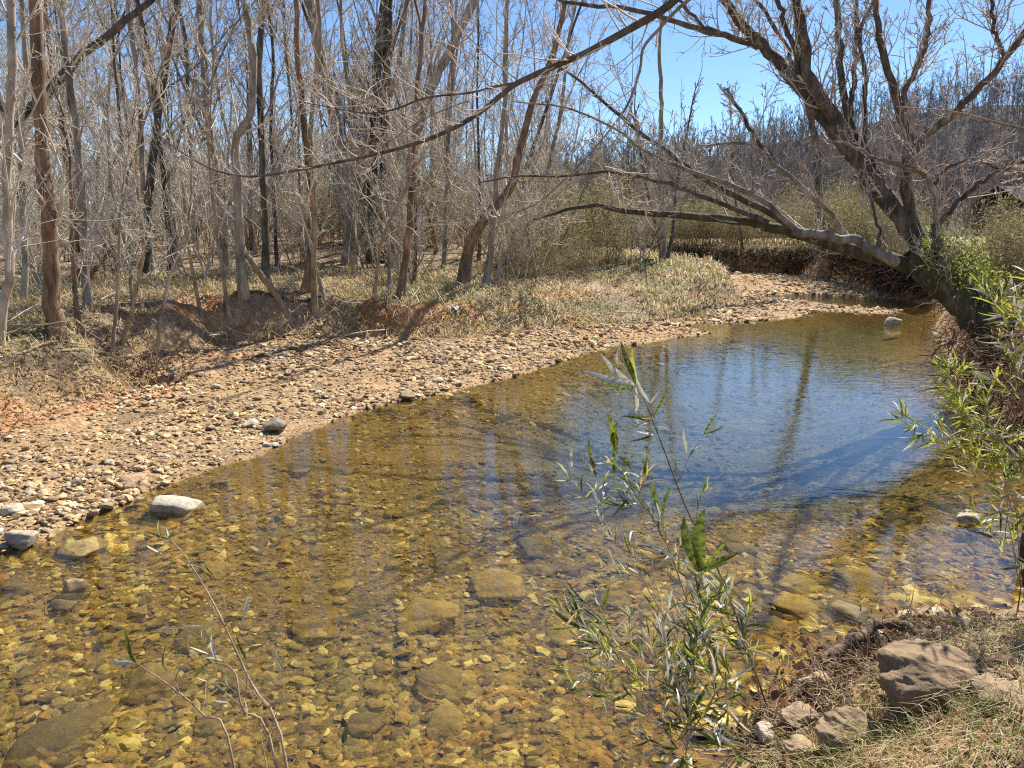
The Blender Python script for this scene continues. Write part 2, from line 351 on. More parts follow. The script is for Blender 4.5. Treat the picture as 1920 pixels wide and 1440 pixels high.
# sand streaks of red clay on the bar
for (a, b_, w_) in [((0, 805), (330, 722), .16), ((1130, 628), (1330, 622), .28), ((380, 668), (700, 660), .16), ((860, 575), (780, 578), .18), ((1010, 552), (1080, 548), .2)]:
    p0 = G(*a)[:2]; p1 = G(*b_)[:2]; e = p1 - p0; t = np.clip(((X - p0[0]) * e[0] + (Y - p0[1]) * e[1]) / (e @ e), 0, 1)
    d = np.hypot(X - p0[0] - t * e[0], (Y - p0[1] - t * e[1])) + .12 * fbm(X, Y, 2.5)
    k = (sstep(w_ * 2.2, w_ * .5, d) * (Z > 0))[..., None]; COL = COL * (1 - k) + np.array([.52, .27, .13]) * k
mb = MB(); nx, ny = len(gx), len(gy)
i = np.arange((nx - 1))[:, None] * ny + np.arange(ny - 1)[None]
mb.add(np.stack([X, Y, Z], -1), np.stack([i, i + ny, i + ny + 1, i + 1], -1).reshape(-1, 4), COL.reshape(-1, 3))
mb.build('ground', M['ground'], kind='structure')
mb = MB(); mb.add([(-14, .2, 0), (14, .2, 0), (14, 33, 0), (-14, 33, 0)], [[0, 1, 2, 3]])
mb.build('creek_water', M['water'], kind='structure')

# ------------------------------------------------------------------ stones
def ico(sub):
    t = (1 + 5 ** .5) / 2
    v = [(-1, t, 0), (1, t, 0), (-1, -t, 0), (1, -t, 0), (0, -1, t), (0, 1, t), (0, -1, -t), (0, 1, -t), (t, 0, -1), (t, 0, 1), (-t, 0, -1), (-t, 0, 1)]
    f = [(0, 11, 5), (0, 5, 1), (0, 1, 7), (0, 7, 10), (0, 10, 11), (1, 5, 9), (5, 11, 4), (11, 10, 2), (10, 7, 6), (7, 1, 8), (3, 9, 4), (3, 4, 2), (3, 2, 6), (3, 6, 8), (3, 8, 9), (4, 9, 5), (2, 4, 11), (6, 2, 10), (8, 6, 7), (9, 8, 1)]
    v = [np.array(a) / np.linalg.norm(a) for a in v]
    for _ in range(sub):
        nf = []; c = {}
        def mid(a, b):
            k = (min(a, b), max(a, b))
            if k not in c: p = v[a] + v[b]; v.append(p / np.linalg.norm(p)); c[k] = len(v) - 1
            return c[k]
        for a, b_, d in f:
            x, y, z = mid(a, b_), mid(b_, d), mid(d, a); nf += [(a, x, z), (b_, y, x), (d, z, y), (x, y, z)]
        f = nf
    return np.array(v), np.array(f)
IV, IF = ico(0); JV, JF = ico(3); KV, KF = ico(5)
def stone_shape(seed, flat, planes=16, V=JV):
    g = np.random.default_rng(seed); nrm = norm(g.normal(size=(planes, 3))); dd = g.uniform(.62, 1.0, planes)
    dp = V @ nrm.T; rr = np.where(dp > .05, dd / np.maximum(dp, .05), 9); r = rr.min(1).clip(0, 1.25)
    v = V * r[:, None]; v += .03 * np.sin(v[:, [1, 2, 0]] * 9 + seed) * V
    v[:, 0] *= g.uniform(.95, 1.35); v /= np.abs(v[:, 0]).max(); v[:, 2] *= flat / np.abs(v[:, 2]).max()
    x, y, z = v.T; q = fbm(x * 1.0 + 3 + z, y + seed % 17 + z * .7, 2.2, 5) if len(V) > 1000 else 0
    if len(V) > 5000: v[:, :2] *= (1 + .07 * ((z * 9 + .6 * x) % 1) * np.abs(1 - np.abs(z)))[:, None]
    return v * (1 + (.13 if len(V) < 5000 else .2) * np.asarray(q)[..., None] if len(V) > 1000 else v * 0 + 1)
stone_meshes = {}
def stone_mesh(kind, k, flat):
    key = (kind, k, flat)
    if kind == 'stone_bank' and k >= 20:
        if key not in stone_meshes: mb = MB(); mb.add(stone_shape(k * 7, flat, 11, KV), KF); stone_meshes[key] = mb.mesh('boulder', M[kind])
        return stone_meshes[key]
    if key not in stone_meshes:
        mb = MB(); mb.add(stone_shape(hash((k, int(flat * 100))) % 9999 + 5, flat), JF); stone_meshes[key] = mb.mesh('stone_' + kind, M[kind], True)
    return stone_meshes[key]
def stone(px, py, wpx, kind, flat=.45, k=0, rot=None, label=None, group=None, name='river_stone', cat='stone', z=None, sink=.3, tilt=(0, 0), hs=1.0):
    p = G(px, py); dist = np.linalg.norm(p - CP); s = wpx / FPX * dist / 2 / 1.05
    o = bpy.data.objects.new(name, stone_mesh(kind, k, flat)); link(o)
    o.scale = (s, s, s * hs); o.location = (p[0], p[1], (p[2] if z is None else z) + s * hs * flat * (1 - 2 * sink) * .8)
    o.rotation_euler = (tilt[0], tilt[1], random.uniform(0, 6.28) if rot is None else rot)
    return tag(o, label, cat, group)

def pebbles(n_try, xr, yr, cond, size, pal, flat=(.3, .7), name='gravel', fall=6.0, fallp=1.6, seed=1, nest=.25):
    g = np.random.default_rng(seed)
    x = g.uniform(*xr, n_try); y = g.uniform(*yr, n_try)
    keep = g.random(n_try) < np.minimum(1, (fall / y) ** fallp); keep &= np.abs(x) < y * .74 + .4
    x = x[keep]; y = y[keep]; z, s, f, r, h = height(x, y, True)
    k = cond(x, y, z, s, f, r); x, y, z, s = x[k], y[k], z[k], s[k]; n = len(x)
    sz = size[0] * np.exp(g.normal(0, size[1], n)).clip(.4, 3.4) * (1.05 + 1.1 * fbm(x, y, .9, 2)) * np.maximum(1, y / 7.5) ** .65
    v = np.broadcast_to(IV, (n, 12, 3)) * g.uniform(.72, 1.2, (n, 12, 1))
    v = v * np.stack([sz * g.uniform(.9, 1.5, n), sz * g.uniform(.65, 1.1, n), sz * g.uniform(*flat, n)], -1)[:, None]
    a = g.uniform(0, 6.28, n); ca, sa = np.cos(a)[:, None], np.sin(a)[:, None]
    tx, ty = g.normal(0, .25, (2, n, 1)); vz = v[..., 2] + tx * v[..., 0] + ty * v[..., 1]
    vx = v[..., 0] * ca - v[..., 1] * sa; vy = v[..., 0] * sa + v[..., 1] * ca
    V = np.stack([vx + x[:, None], vy + y[:, None], vz + (z + sz * nest)[:, None]], -1)
    F = (IF[None] + (np.arange(n) * 12)[:, None, None]).reshape(-1, 3)
    pal = np.array(pal); c = pal[g.integers(0, len(pal), n)] * g.uniform(.7, 1.25, (n, 1))
    if 'sub' in name: dp = sstep(-.13, -.42, z)[:, None]; c = c * (1 - dp) + dp * np.array([.17, .18, .12]) * g.uniform(.7, 1.3, (n, 1))   # pool silt and algae, with the milky light of deeper water mixed in
    mb = MB(); mb.add(V, F, np.repeat(c, 12, 0)); o = mb.build(name, M['pebble'], smooth=False, kind='stuff'); return n, o
dry = [(.6, .46, .25), (.54, .38, .19), (.76, .65, .43), (.38, .25, .13), (.64, .46, .22), (.46, .27, .13), (.3, .215, .14), (.68, .5, .28), (.44, .3, .16)]
wet = [(.44, .3, .07), (.58, .42, .11), (.25, .17, .05), (.42, .25, .06), (.86, .7, .26), (.12, .085, .035), (.4, .22, .04), (.36, .27, .08)]
n1_, o = pebbles(620000, (-9, 14), (3.5, 34), lambda x, y, z, s, f, r: (s > -.05) & (f < .15) & (r < 0) & (fbm(x, y * 2, 1.2) > -.55), (.0118, .62), dry, seed=2, name='gravel')
tag(o, 'pale tan and brown dry gravel heaped on the bar beside the creek', 'gravel')
n2_, o = pebbles(185000, (-6, 7), (1.2, 16), lambda x, y, z, s, f, r: (s <= -.02), (.0155, .6), wet, flat=(.16, .38), seed=3, name='submerged_gravel', nest=.12, fall=4.6, fallp=1.7)
tag(o, 'golden brown gravel covering the creek bed under clear shallow water', 'gravel')
n3_, o = pebbles(9000, (0, 5), (1.2, 5), lambda x, y, z, s, f, r: (r > .03) & (s > 0), (.013, .5), [(.42, .26, .14), (.3, .18, .1), (.5, .36, .22), (.22, .12, .07)], seed=4, name='soil_crumbs')
tag(o, 'crumbs of red soil and small stones on the near bank', 'soil')
print('pebbles', n1_, n2_, n3_)

# named stones above water
stone(338, 966, 88, 'stone_pale', .42, 1, 0.2, 'large pale cream stone standing out of the shallows by the gravel edge', tilt=(0, .05), sink=.1, hs=1.15)
stone(140, 1122, 54, 'stone_dry', .7, 2, 0.7, 'grey pointed stone with a sunlit top breaking the water at left', tilt=(.2, -.3), sink=.1)
stone(122, 1140, 46, 'stone_grey', .4, 3, 0, 'small dark wet slab leaning below the pointed stone at left', sink=.15)
stone(46, 1030, 54, 'stone_dry', .6, 4, 0.4, 'square tan stone at the water edge on the far left', sink=.15)
stone(28, 962, 38, 'stone_pale', .5, 5, 1, 'whitish stone on the gravel at the left edge of the photo', sink=.15)
stone(245, 908, 48, 'stone_dry', .45, 6, 0, 'flat tan stone lying on gravel above the pale cream stone', sink=.15)
stone(520, 806, 52, 'stone_grey', .6, 7, 0.3, 'dark grey angular rock at the water edge of the gravel bar', tilt=(.1, .2), sink=.15)
stone(470, 800, 40, 'stone_pale', .45, 8, 0.3, 'small whitish stone left of the dark grey angular rock', sink=.15)
stone(762, 752, 36, 'stone_bank', .5, 9, 0.1, 'red brown stone with one square corner at the water edge, mid bar', sink=.15)
stone(800, 752, 20, 'stone_bank', .4, 10, 0.1, 'thin brown stone beside the red brown square stone', sink=.15)
stone(1670, 632, 30, 'stone_pale', .7, 11, 0.1, 'pale rounded stone alone in mid stream near the leaning tree', z=0.0, sink=.15)
stone(404, 729, 22, 'stone_pale', .5, 12, 0.1, 'white stone in the middle of the upper gravel bar', sink=.1)
stone(970, 636, 12, 'stone_dry', .8, 13, 0.1, 'small upright stone on the gravel below the red clay bank', sink=.1)
stone(676, 690, 16, 'stone_pale', .5, 1, 2, 'white stone on the gravel left of the small upright stone', sink=.1)
for k, (px, py, w) in enumerate([(1690, 545, 38), (1655, 535, 26), (1712, 540, 24), (1640, 548, 22), (1670, 530, 28), (1725, 548, 20)]):
    stone(px, py, w, 'stone_dry', .7, k, None, ['flat topped grey boulder behind the leaning trunk, biggest of the pile', 'rounded boulder at the left of the pile behind the leaning trunk', 'small boulder at the right of the pile behind the trunk', 'low boulder at the foot of the pile behind the trunk', 'boulder on top of the pile behind the leaning trunk', 'last small boulder next to the leaning trunk, far bar'][k], 'boulders piled by the far bar', name='boulder', cat='boulder', sink=.2)
MARKS = [(338, 960, 'the pale cream stone'), (140, 1125, 'the pointed stone at left'), (520, 800, 'the dark grey rock'), (762, 750, 'the red brown square stone'), (205, 715, 'the hollow in the bank'), (590, 1190, 'the undercut slab'), (800, 1165, 'the long tilted slab'), (930, 1110, 'the wide brown slab'), (820, 1290, 'the yellow sunken rock'), (840, 1370, 'the flat bottom slab'), (1500, 1150, 'the oval slab'), (1610, 1100, 'the long pale slab'), (1380, 1030, 'the big cane leaves'), (290, 1300, 'the blurred brown slab'), (120, 1400, 'the very large slab'), (880, 878, 'the reflected trunks'), (1060, 1060, 'the square dark block'), (1815, 1000, 'the mottled rock'), (440, 1290, 'the lower left cane'), (700, 690, 'the upper gravel')]
def by_mark(px, py):
    x, y, nm = min(MARKS, key=lambda t: (t[0] - px) ** 2 + (t[1] - py) ** 2); dx, dy = px - x, py - y
    return ('left of ' if dx < 0 else 'right of ') + nm if abs(dx) > abs(dy) else ('behind ' if dy < 0 else 'in front of ') + nm
# bigger loose stones on the bar
g = np.random.default_rng(12); cnt = 0
while cnt < 150:
    px, py = g.uniform(0, 1000), g.uniform(640, 1040)
    p = G(px, py); q = height(np.array([p[0]]), np.array([p[1]]), True)
    if q[1][0] < .03 or q[2][0] > -.05: continue
    near = py > 860
    stone(px, py, g.uniform(10, 24) if near else g.uniform(9, 17), g.choice(['stone_dry', 'stone_dry', 'stone_pale', 'stone_bank']), g.choice([.45, .6]), int(g.integers(0, 14)), None,
          ('fist sized' if near else 'small') + ' loose stone on the gravel ' + by_mark(px, py), 'loose stones on the near gravel' if near else 'loose stones on the upper gravel bar', sink=.2); cnt += 1
# slabs under water
slabs = [(590, 1190, 100, 'broad submerged slab with a dark undercut, left of centre'), (800, 1165, 150, 'long tilted submerged slab in the middle of the creek bed'), (930, 1110, 130, 'wide flat brown slab just under the surface at mid creek'),
 (820, 1290, 120, 'rounded yellow submerged rock near the bottom middle'), (870, 1310, 90, 'submerged rock right of the rounded yellow rock'), (840, 1370, 110, 'flat submerged slab with a black shadow near the bottom edge'), (690, 1370, 100, 'submerged rock at the bottom left of the flat slab'),
 (600, 1040, 60, 'small flat slab under water left of centre'), (840, 1065, 90, 'sharp edged slab under the surface above the wide brown slab'), (1070, 1068, 64, 'square dark block under water left of the cane plant'), (1010, 1075, 60, 'grey slab beside the square dark block under water'), (1000, 1035, 110, 'thin dark ledge under water above the square block'),
 (1500, 1150, 100, 'smooth oval brown slab under water near the right bank'), (1590, 1160, 110, 'broad oval brown slab under water right of its twin'), (1500, 1105, 90, 'pale angular slab under water behind the oval slabs'), (1610, 1100, 110, 'long pale slab in sky reflection near the right bank'), (1380, 1030, 80, 'rounded pale slab behind the big cane leaves'), (1400, 1120, 70, 'brown slab under water right of the cane stems'),
 (740, 968, 60, 'dark flat stone under water in the golden gravel'), (900, 955, 60, 'grey pointed stone under water in mid creek'), (880, 878, 60, 'pale grey slab near the reflected trunks'), (950, 962, 46, 'small grey stone beside the pointed grey stone under water'), (400, 1075, 70, 'speckled tan slab under water right of the pale cream stone'), (150, 1040, 90, 'long flat tan slab at the shallow edge on the left'),
 (40, 1110, 60, 'buff slab under water at the left edge'), (290, 1300, 130, 'large blurred brown slab at the lower left'), (120, 1400, 140, 'very large brown slab in the bottom left corner'), (440, 1290, 80, 'pale rock under water beneath the cane stem at lower left'), (520, 1010, 50, 'orange slab under water left of centre'), (1150, 1130, 90, 'dark slab under water behind the lower cane leaves'),
 (560, 890, 46, 'dark stone just breaking the surface near the gravel edge'), (1290, 1075, 80, 'grey slab under water behind the cane plant'), (1050, 1200, 90, 'dim slab under water left of the feathery cane'), (380, 1200, 110, 'brown speckled slab under water at lower left centre'), (640, 1110, 70, 'pebble crusted slab under water, left centre')]
for k, (px, py, w, lb) in enumerate(slabs):
    stone(px, py, w * .92, 'stone_under', .3, k % 14, None, lb, name='river_slab', cat='slab', sink=.2, tilt=(random.uniform(-.1, .1), random.uniform(-.1, .1)))
cnt = 0
while cnt < 210:
    px, py = g.uniform(0, 1800), g.uniform(860, 1440)
    p = G(px, py); q = height(np.array([p[0]]), np.array([p[1]]), True)
    if q[1][0] > -.05: continue
    nz = 'right' if px > 1200 else ('middle' if px > 600 else 'left')
    stone(px, py, g.uniform(14, 44) * (py / 1200) , 'stone_under', g.choice([.26, .42]), int(g.integers(0, 14)), None, 'brown flat stone under the shallow water ' + by_mark(px, py), f'submerged stones in the {nz} part', name='submerged_stone', sink=.15, tilt=(g.uniform(-.2, .2), g.uniform(-.2, .2))); cnt += 1

# ------------------------------------------------------------------ trees
def crown(mb, pts, rad, g, counts, lens, angs=((.5, 1.1), (.5, 1.2), (.5, 1.2), (.4, 1.2)), t0=.2, up=(.1, .06, .03, .02), wob=(.14, .2, .25, .28), rmin=(.006, .004, .0028, .002), sides=(5, 3, 3, 3), ns=(9, 6, 4, 3), rf=(.36, .5, .55, .6), upb=(.25, .15, .1, .1)):
    cur = (pts, rad); first = None
    for l, k in enumerate(counts):
        st, d, ln, r = spawn(cur[0], cur[1], k, t0 if l == 0 else .12, 1.0 if l else .97, *angs[l], lens[l], g, rf[l], rmin[l], upb[l])
        p, rr = grow(st, d, ln, r, ns[l], wob[l], up[l], g)
        rr = np.maximum(rr, rmin[l] * .45)
        V, F = tubes(p, rr, sides[l]); mb.add(V, F); cur = (p, rr)
        if l == 0: first = cur
    return first
bark_of = ['bark_grey', 'bark_dark', 'bark_brown', 'bark_grey', 'bark_pale']
# templates for the wood behind
def template(i, far=False):
    g = np.random.default_rng(100 + i); hgt = g.uniform(9, 14)
    tp, trad = grow(np.array([[0, 0, -.2]]), np.array([[g.normal(0, .12), g.normal(0, .08), 1]]), np.array([hgt]), np.array([g.uniform(.045, .105)]), 20, .07, .05, g, .12)
    trad = trad * (1 + .5 * np.exp(-np.linspace(0, 20, 20))[None])
    mt = MB(); V, F = tubes(tp, trad, 8); mt.add(V, F)
    mc = MB(); crown(mc, tp, trad, g, (18, 7, 6, 4), (.27, .46, .52, .55), t0=.16, rmin=(.014, .009, .0065, .005), rf=(.45, .5, .55, .6))
    return mt.mesh('trunk', M[bark_of[i % 5]], True), mc.mesh('crown', M[['twig_grey', 'twig_dark', 'twig', 'twig_grey', 'twig'][i % 5]], True)
templ = [template(i) for i in range(7)]
def sapling(i):
    g = np.random.default_rng(300 + i); n = int(g.integers(5, 10))
    st = np.c_[g.normal(0, .16, (n, 2)), np.full(n, -.1)]; d = np.c_[g.normal(0, .35, (n, 2)), np.ones(n)]
    p, r = grow(st, d, g.uniform(1.8, 4.6, n), g.uniform(.01, .022, n), 10, .13, .05, g, .2)
    ms = MB(); V, F = tubes(p, r, 5); ms.add(V, F)
    mc = MB(); crown(mc, p, r, g, (9, 5, 4), (.38, .5, .5), t0=.15, rmin=(.008, .006, .0045), sides=(3, 3, 3), ns=(7, 5, 4))
    return ms.mesh('stem', M['twig_grey' if i % 2 else 'wood_tan'], True), mc.mesh('twigs', M['twig' if i % 3 else 'twig_grey'], True)
sap = [sapling(i) for i in range(5)]
def place(parts, names, root, stuffpart=None):
    for me, nm in zip(parts, names):
        o = bpy.data.objects.new(nm, me); link(o); o.parent = root
        if nm in ('crown', 'twigs', 'foliage'): o['kind'] = 'stuff'
HERO = [(10, 'the pale trunk at the left edge'), (92, 'the shaggy red brown trunk'), (155, 'the grey trunk right of the shaggy one'), (280, 'the vine tangle'), (410, 'the ridged grey trunk'), (450, 'the kinked tree'), (497, 'the dark straight trunk'), (588, 'the slim tan trunk'), (650, 'the big left leaning trunk'), (710, 'the close pair of dark trunks'), (765, 'the brown tree at the grass edge'), (834, 'the thin straight grey trunk'), (900, 'the orange brown leaning tree'), (985, 'the low pale arching stem'), (1080, 'the grassy point'), (1242, 'the clump on the dark far bank'), (1385, 'the thin twisted tree'), (1540, 'the dark upright tree'), (1700, 'the big leaning tree')]
def beside(x, y):
    px = 960 + x / (y * math.cos(PITCH) + .3) * FPX; h, nm = min(HERO, key=lambda t: abs(t[0] - px))
    return ('left of ' if px < h - 12 else 'right of ' if px > h + 12 else 'behind ') + nm
g = np.random.default_rng(5)
def in_wood(x, y, marg):
    return sdist(np.array([x]), np.array([y]), forest_poly)[0] > marg
spots = []
tries = 0
while len(spots) < 160 and tries < 9000:
    tries += 1
    y = 14 + 50 * g.random() ** 1.35; x = g.uniform(-.8, .62) * y
    if x > 5 and y < 62 and not (y < 34 and False): 
        if x > 4 + (y - 30) * .25: continue
    if not in_wood(x, y, 4.5): continue
    if any((x - a) ** 2 + (y - b_) ** 2 < (.75 if y < 30 else 2.0) for a, b_ in spots): continue
    spots.append((x, y))
for (x, y) in spots:
    k = int(g.integers(0, 7)); u = x / y
    side = 'left' if u < -.35 else ('middle' if u < 0 else 'right')
    dep = 'front' if y < 24 else 'back'
    t = empty('bare_tree', (x, y, H1(x, y)), f"{['grey', 'dark', 'brown', 'grey', 'pale'][k % 5]} bare tree, {dep} row, {beside(x, y)}", 'tree', f'bare trees in the {dep} rows, {side} part of the wood')
    s = g.uniform(.8, 1.15) * (1.0 if y < 35 else 1.1); t.scale = (s, s, s); t.rotation_euler = (0, 0, g.uniform(0, 6.28))
    place(templ[k], ('trunk', 'crown'), t)
spots2 = []; tries = 0
while len(spots2) < 150 and tries < 9000:
    tries += 1
    y = 9.5 + 30 * g.random(); x = g.uniform(-.8, .3) * y
    if not in_wood(x, y, 2.4): continue
    if x > -1 and y < 17 and g.random() < .7: continue
    spots2.append((x, y)); k = int(g.integers(0, 5)); side = 'left' if x / y < -.35 else ('middle' if x / y < -.05 else 'right')
    t = empty('bare_shrub', (x, y, H1(x, y)), f"bare many-stemmed {'shrub near the bank' if y < 14 else 'shrub further in' if y < 24 else 'shrub far back'}, {beside(x, y)}", 'shrub', f'bare shrubs in the {side} undergrowth')
    s = g.uniform(.7, 1.25); t.scale = (s, s, s); t.rotation_euler = (0, 0, g.uniform(0, 6.28)); place(sap[k], ('stem', 'twigs'), t)

def traced(path, w0, w1, barkm, twigm, label, ext=5.0, seed=0, counts=(17, 6, 4, 2), lens=(.22, .45, .5, .5), t0=.1, dY=0.0, base=None, name='bare_tree', flare=.6, cat='tree'):
    g = np.random.default_rng(seed + 900)
    b0 = G(*path[0]) if base is None else np.array(base); Yb = b0[1]
    pts = [b0 - np.array([0, 0, .15])] + [PD(px, py, Yb + dY * (k + 1) / len(path)) for k, (px, py) in enumerate(path[1:])]
    dist = (b0 - CP) @ np.array([0, math.cos(PITCH), -math.sin(PITCH)]) * .88
    r0, r1 = w0 / FPX * dist / 2, w1 / FPX * dist / 2
    p = resample(pts, 26); L = np.linalg.norm(np.diff(p, axis=0), axis=1).sum()
    p[1:-1] += g.normal(0, r0 * .12, (24, 3)); rad = np.linspace(r0, r1, 26) * (1 + flare * np.exp(-np.linspace(0, 16, 26))) * (1 + g.normal(0, .04, 26))
    if ext > 0:
        d = norm(p[-1] - p[-4]); e, er = grow(p[-1:], (d + np.array([0, 0, .3]))[None], np.array([ext]), np.array([r1]), 12, .08, .05, g, .15)
        p = np.vstack([p, e[0][1:]]); rad = np.concatenate([rad, er[0][1:]])
    root = empty(name, b0, label, cat)
    mb = MB(); one_tube(mb, p, rad, 10); mb.build('trunk', M[barkm], root, origin=b0)
    if counts:
        mc = MB(); crown(mc, p[None], rad[None], g, counts, lens, t0=t0, rmin=tuple(v * max(.7, min(1.6, dist / 11)) for v in (.011, .0075, .0055, .0045)))
        mc.build('crown', M[twigm], root, origin=b0, kind='stuff')
    return root
T = traced
T([(-8, 640), (3, 590), (18, 520), (14, 440), (14, 330), (18, 220), (22, 110), (20, 0)], 19, 15, 'bark_pale', 'twig', 'pale smooth barked tree at the left edge of the photo, bowed at its foot', seed=1)
T([(104, 628), (97, 520), (90, 400), (80, 300), (73, 160), (66, 0)], 32, 23, 'bark_brown', 'twig', 'thick straight red brown trunk with shaggy bark near the left edge', seed=2, counts=(9, 5, 4, 3))
T([(42, 572), (46, 480), (42, 380), (40, 250), (48, 120), (40, 0)], 13, 9, 'bark_pale', 'twig', 'thin pale blotched trunk between the pale and the red brown trunks', seed=3)
T([(166, 578), (158, 480), (152, 360), (143, 250), (128, 130), (115, 0)], 17, 12, 'bark_grey', 'twig', 'grey trunk just right of the shaggy red brown trunk', seed=4)
T([(160, 636), (145, 590), (141, 540), (136, 480), (134, 400), (132, 300)], 14, 6, 'bark_brown', 'twig', 'small crooked tree with an S bent foot at the bank edge', ext=1.5, seed=5)
T([(152, 545), (175, 510), (205, 470), (222, 420), (232, 350), (255, 280)], 10, 4, 'bark_brown', 'twig', 'small tree leaning right over the crooked one at the bank edge', ext=1.2, seed=6, base=None)
T([(285, 520), (278, 430), (268, 330), (262, 200), (250, 90), (240, 0)], 13, 9, 'bark_grey', 'twig', 'grey tree standing left of the tangle of vines', seed=7)
T([(335, 500), (322, 400), (305, 280), (280, 160), (262, 60), (250, -40)], 14, 8, 'bark_grey', 'twig_grey', 'grey tree leaning left behind the grassy bank', seed=8)
T([(425, 505), (415, 400), (398, 280), (385, 160), (378, 60), (374, 0)], 18, 12, 'bark_grey', 'twig_grey', 'ridged grey trunk left of the kinked tree', seed=9)
T([(457, 552), (450, 460), (446, 380), (441, 275), (452, 240), (472, 205), (476, 110), (466, 40), (455, 0)], 20, 11, 'bark_grey', 'twig', 'kinked tree that bends sideways at mid height and forks', seed=10)
T([(498, 534), (496, 400), (490, 250), (486, 120), (494, 0)], 16, 12, 'bark_dark', 'twig_dark', 'dark straight trunk right beside the kinked tree', seed=11)
T([(519, 502), (514, 380), (508, 250), (512, 100), (500, 0)], 8, 6, 'bark_dark', 'twig_dark', 'thin dark pole of a tree right of the dark straight trunk', seed=12)
T([(592, 586), (588, 500), (590, 440), (589, 380), (583, 270), (588, 180), (600, 80), (596, 0)], 12, 8, 'wood_tan', 'twig', 'slim tan trunk with split bark at the bank edge', seed=13)
T([(572, 545), (582, 480), (584, 400), (574, 260), (560, 130), (555, 0)], 19, 10, 'bark_brown', 'twig', 'brown trunk with a flared foot behind the slim tan trunk', seed=14)
T([(660, 500), (652, 400), (640, 300), (622, 200), (600, 100), (578, 0)], 30, 20, 'bark_grey', 'twig_grey', 'big ridged trunk leaning left in the middle of the wood', seed=15)
T([(699, 492), (698, 380), (700, 250), (708, 120), (722, 0)], 23, 16, 'bark_dark', 'twig_dark', 'big dark trunk, left one of the close pair', seed=16)
T([(722, 490), (722, 380), (721, 250), (726, 120), (730, 0)], 21, 15, 'bark_dark', 'twig_dark', 'big dark trunk, right one of the close pair', seed=17)
T([(749, 556), (764, 460), (771, 370), (778, 260), (784, 150), (798, 0)], 16, 8, 'bark_brown', 'twig', 'brown tree at the grass edge leaning slightly right', seed=18)
T([(775, 536), (780, 440), (778, 330), (784, 200), (790, 60)], 8, 5, 'bark_dark', 'twig_dark', 'thin dark sapling behind the brown leaning tree', seed=19, ext=2)
T([(866, 537), (882, 460), (912, 405), (958, 348), (972, 290), (990, 220), (1010, 165), (1040, 90), (1060, 0)], 22, 9, 'bark_brown', 'twig', 'orange brown tree leaning far to the right over the grass', seed=20)
T([(908, 540), (920, 470), (926, 400), (935, 300), (948, 180), (950, 40)], 15, 7, 'bark_grey', 'twig_grey', 'upright trunk at the right of the orange brown leaning tree', seed=21)
T([(925, 530), (945, 480), (985, 430), (1030, 380), (1085, 330), (1150, 270)], 9, 3, 'bark_pale', 'twig', 'pale low stem arching right over the grassy point', seed=22, ext=1.0)
T([(735, 500), (760, 350), (788, 225), (830, 120), (890, 0)], 22, 17, 'bark_grey', 'twig_grey', 'grey trunk leaning strongly right behind the dark pair', seed=23)
T([(832, 500), (836, 380), (842, 250), (850, 120), (846, 0)], 9, 6, 'bark_grey', 'twig_grey', 'thin straight grey trunk left of the orange brown tree', seed=24)
T([(1244, 486), (1242, 400), (1238, 300), (1240, 200), (1236, 100)], 14, 7, 'bark_grey', 'twig_grey', 'tallest stem of the clump on the dark far bank', seed=25)
T([(1246, 486), (1228, 420), (1210, 340), (1195, 250)], 8, 4, 'bark_dark', 'twig_dark', 'stem leaning left in the clump on the dark far bank', seed=26, ext=2)
T([(1250, 486), (1262, 430), (1268, 350), (1290, 240)], 9, 4, 'bark_dark', 'twig_dark', 'stem leaning right in the clump on the dark far bank', seed=27, ext=2)
T([(1392, 470), (1388, 430), (1376, 350), (1372, 260)], 6, 3, 'bark_dark', 'twig_dark', 'thin twisted tree in front of the olive thicket', seed=28, ext=2)
T([(1540, 440), (1536, 350), (1528, 250), (1500, 120), (1490, 0)], 17, 9, 'bark_dark', 'twig_dark', 'dark upright tree behind the leaning tree', seed=29, ext=3, base=PD(1540, 475, 24))
# big dark diagonal limb at upper left: a leaning tree rooted off to the left
T([(-190, 560), (-90, 380), (0, 262), (90, 175), (150, 108), (215, 55), (285, 0)], 30, 12, 'bark_dark', 'twig', 'dark tree leaning diagonally right across the upper left', seed=30, ext=4, dY=1.0, base=PD(-190, 560, 10.5))
# leaning broken snag
T([(545, 592), (515, 550), (486, 512), (462, 475), (446, 448)], 17, 9, 'wood_tan', 'twig', 'tan brown broken snag leaning left from the bank edge', ext=0, seed=31, counts=(), name='dead_snag', cat='snag', dY=-.5)
# young understory trees at the edge filling the tangle
g2 = np.random.default_rng(77)
lb = ['arching grey sapling with drooping twigs over the left bank', 'pale forked sapling above the hollow in the bank', 'curved sapling left of the vines', 'crossing sapling in the tangle at left centre', 'sapling leaning left before the big ridged trunk', 'sapling with long pale side shoots at the grass edge', 'sapling behind the driftwood sticks', 'tall whip of a sapling before the kinked tree', 'sapling before the dark pair of trunks', 'low bushy sapling at the grassy point']
for k, (px, py, tx, ty) in enumerate([(205, 690, 245, 250), (225, 640, 300, 130), (250, 600, 200, 260), (380, 600, 300, 180), (610, 560, 560, 240), (700, 560, 760, 220), (290, 660, 360, 300), (430, 590, 400, 120), (730, 545, 690, 200), (1010, 530, 960, 330)]):
    T([(px, py), (px + (tx - px) * .3 + g2.normal(0, 8), py + (ty - py) * .33), (px + (tx - px) * .7 + g2.normal(0, 14), py + (ty - py) * .66), (tx, ty)], 8, 3.5, 'wood_tan' if k % 2 else 'bark_grey', 'twig', lb[k], ext=1.0, seed=50 + k, counts=(16, 7, 4), lens=(.32, .5, .5), t0=.15, name='sapling')

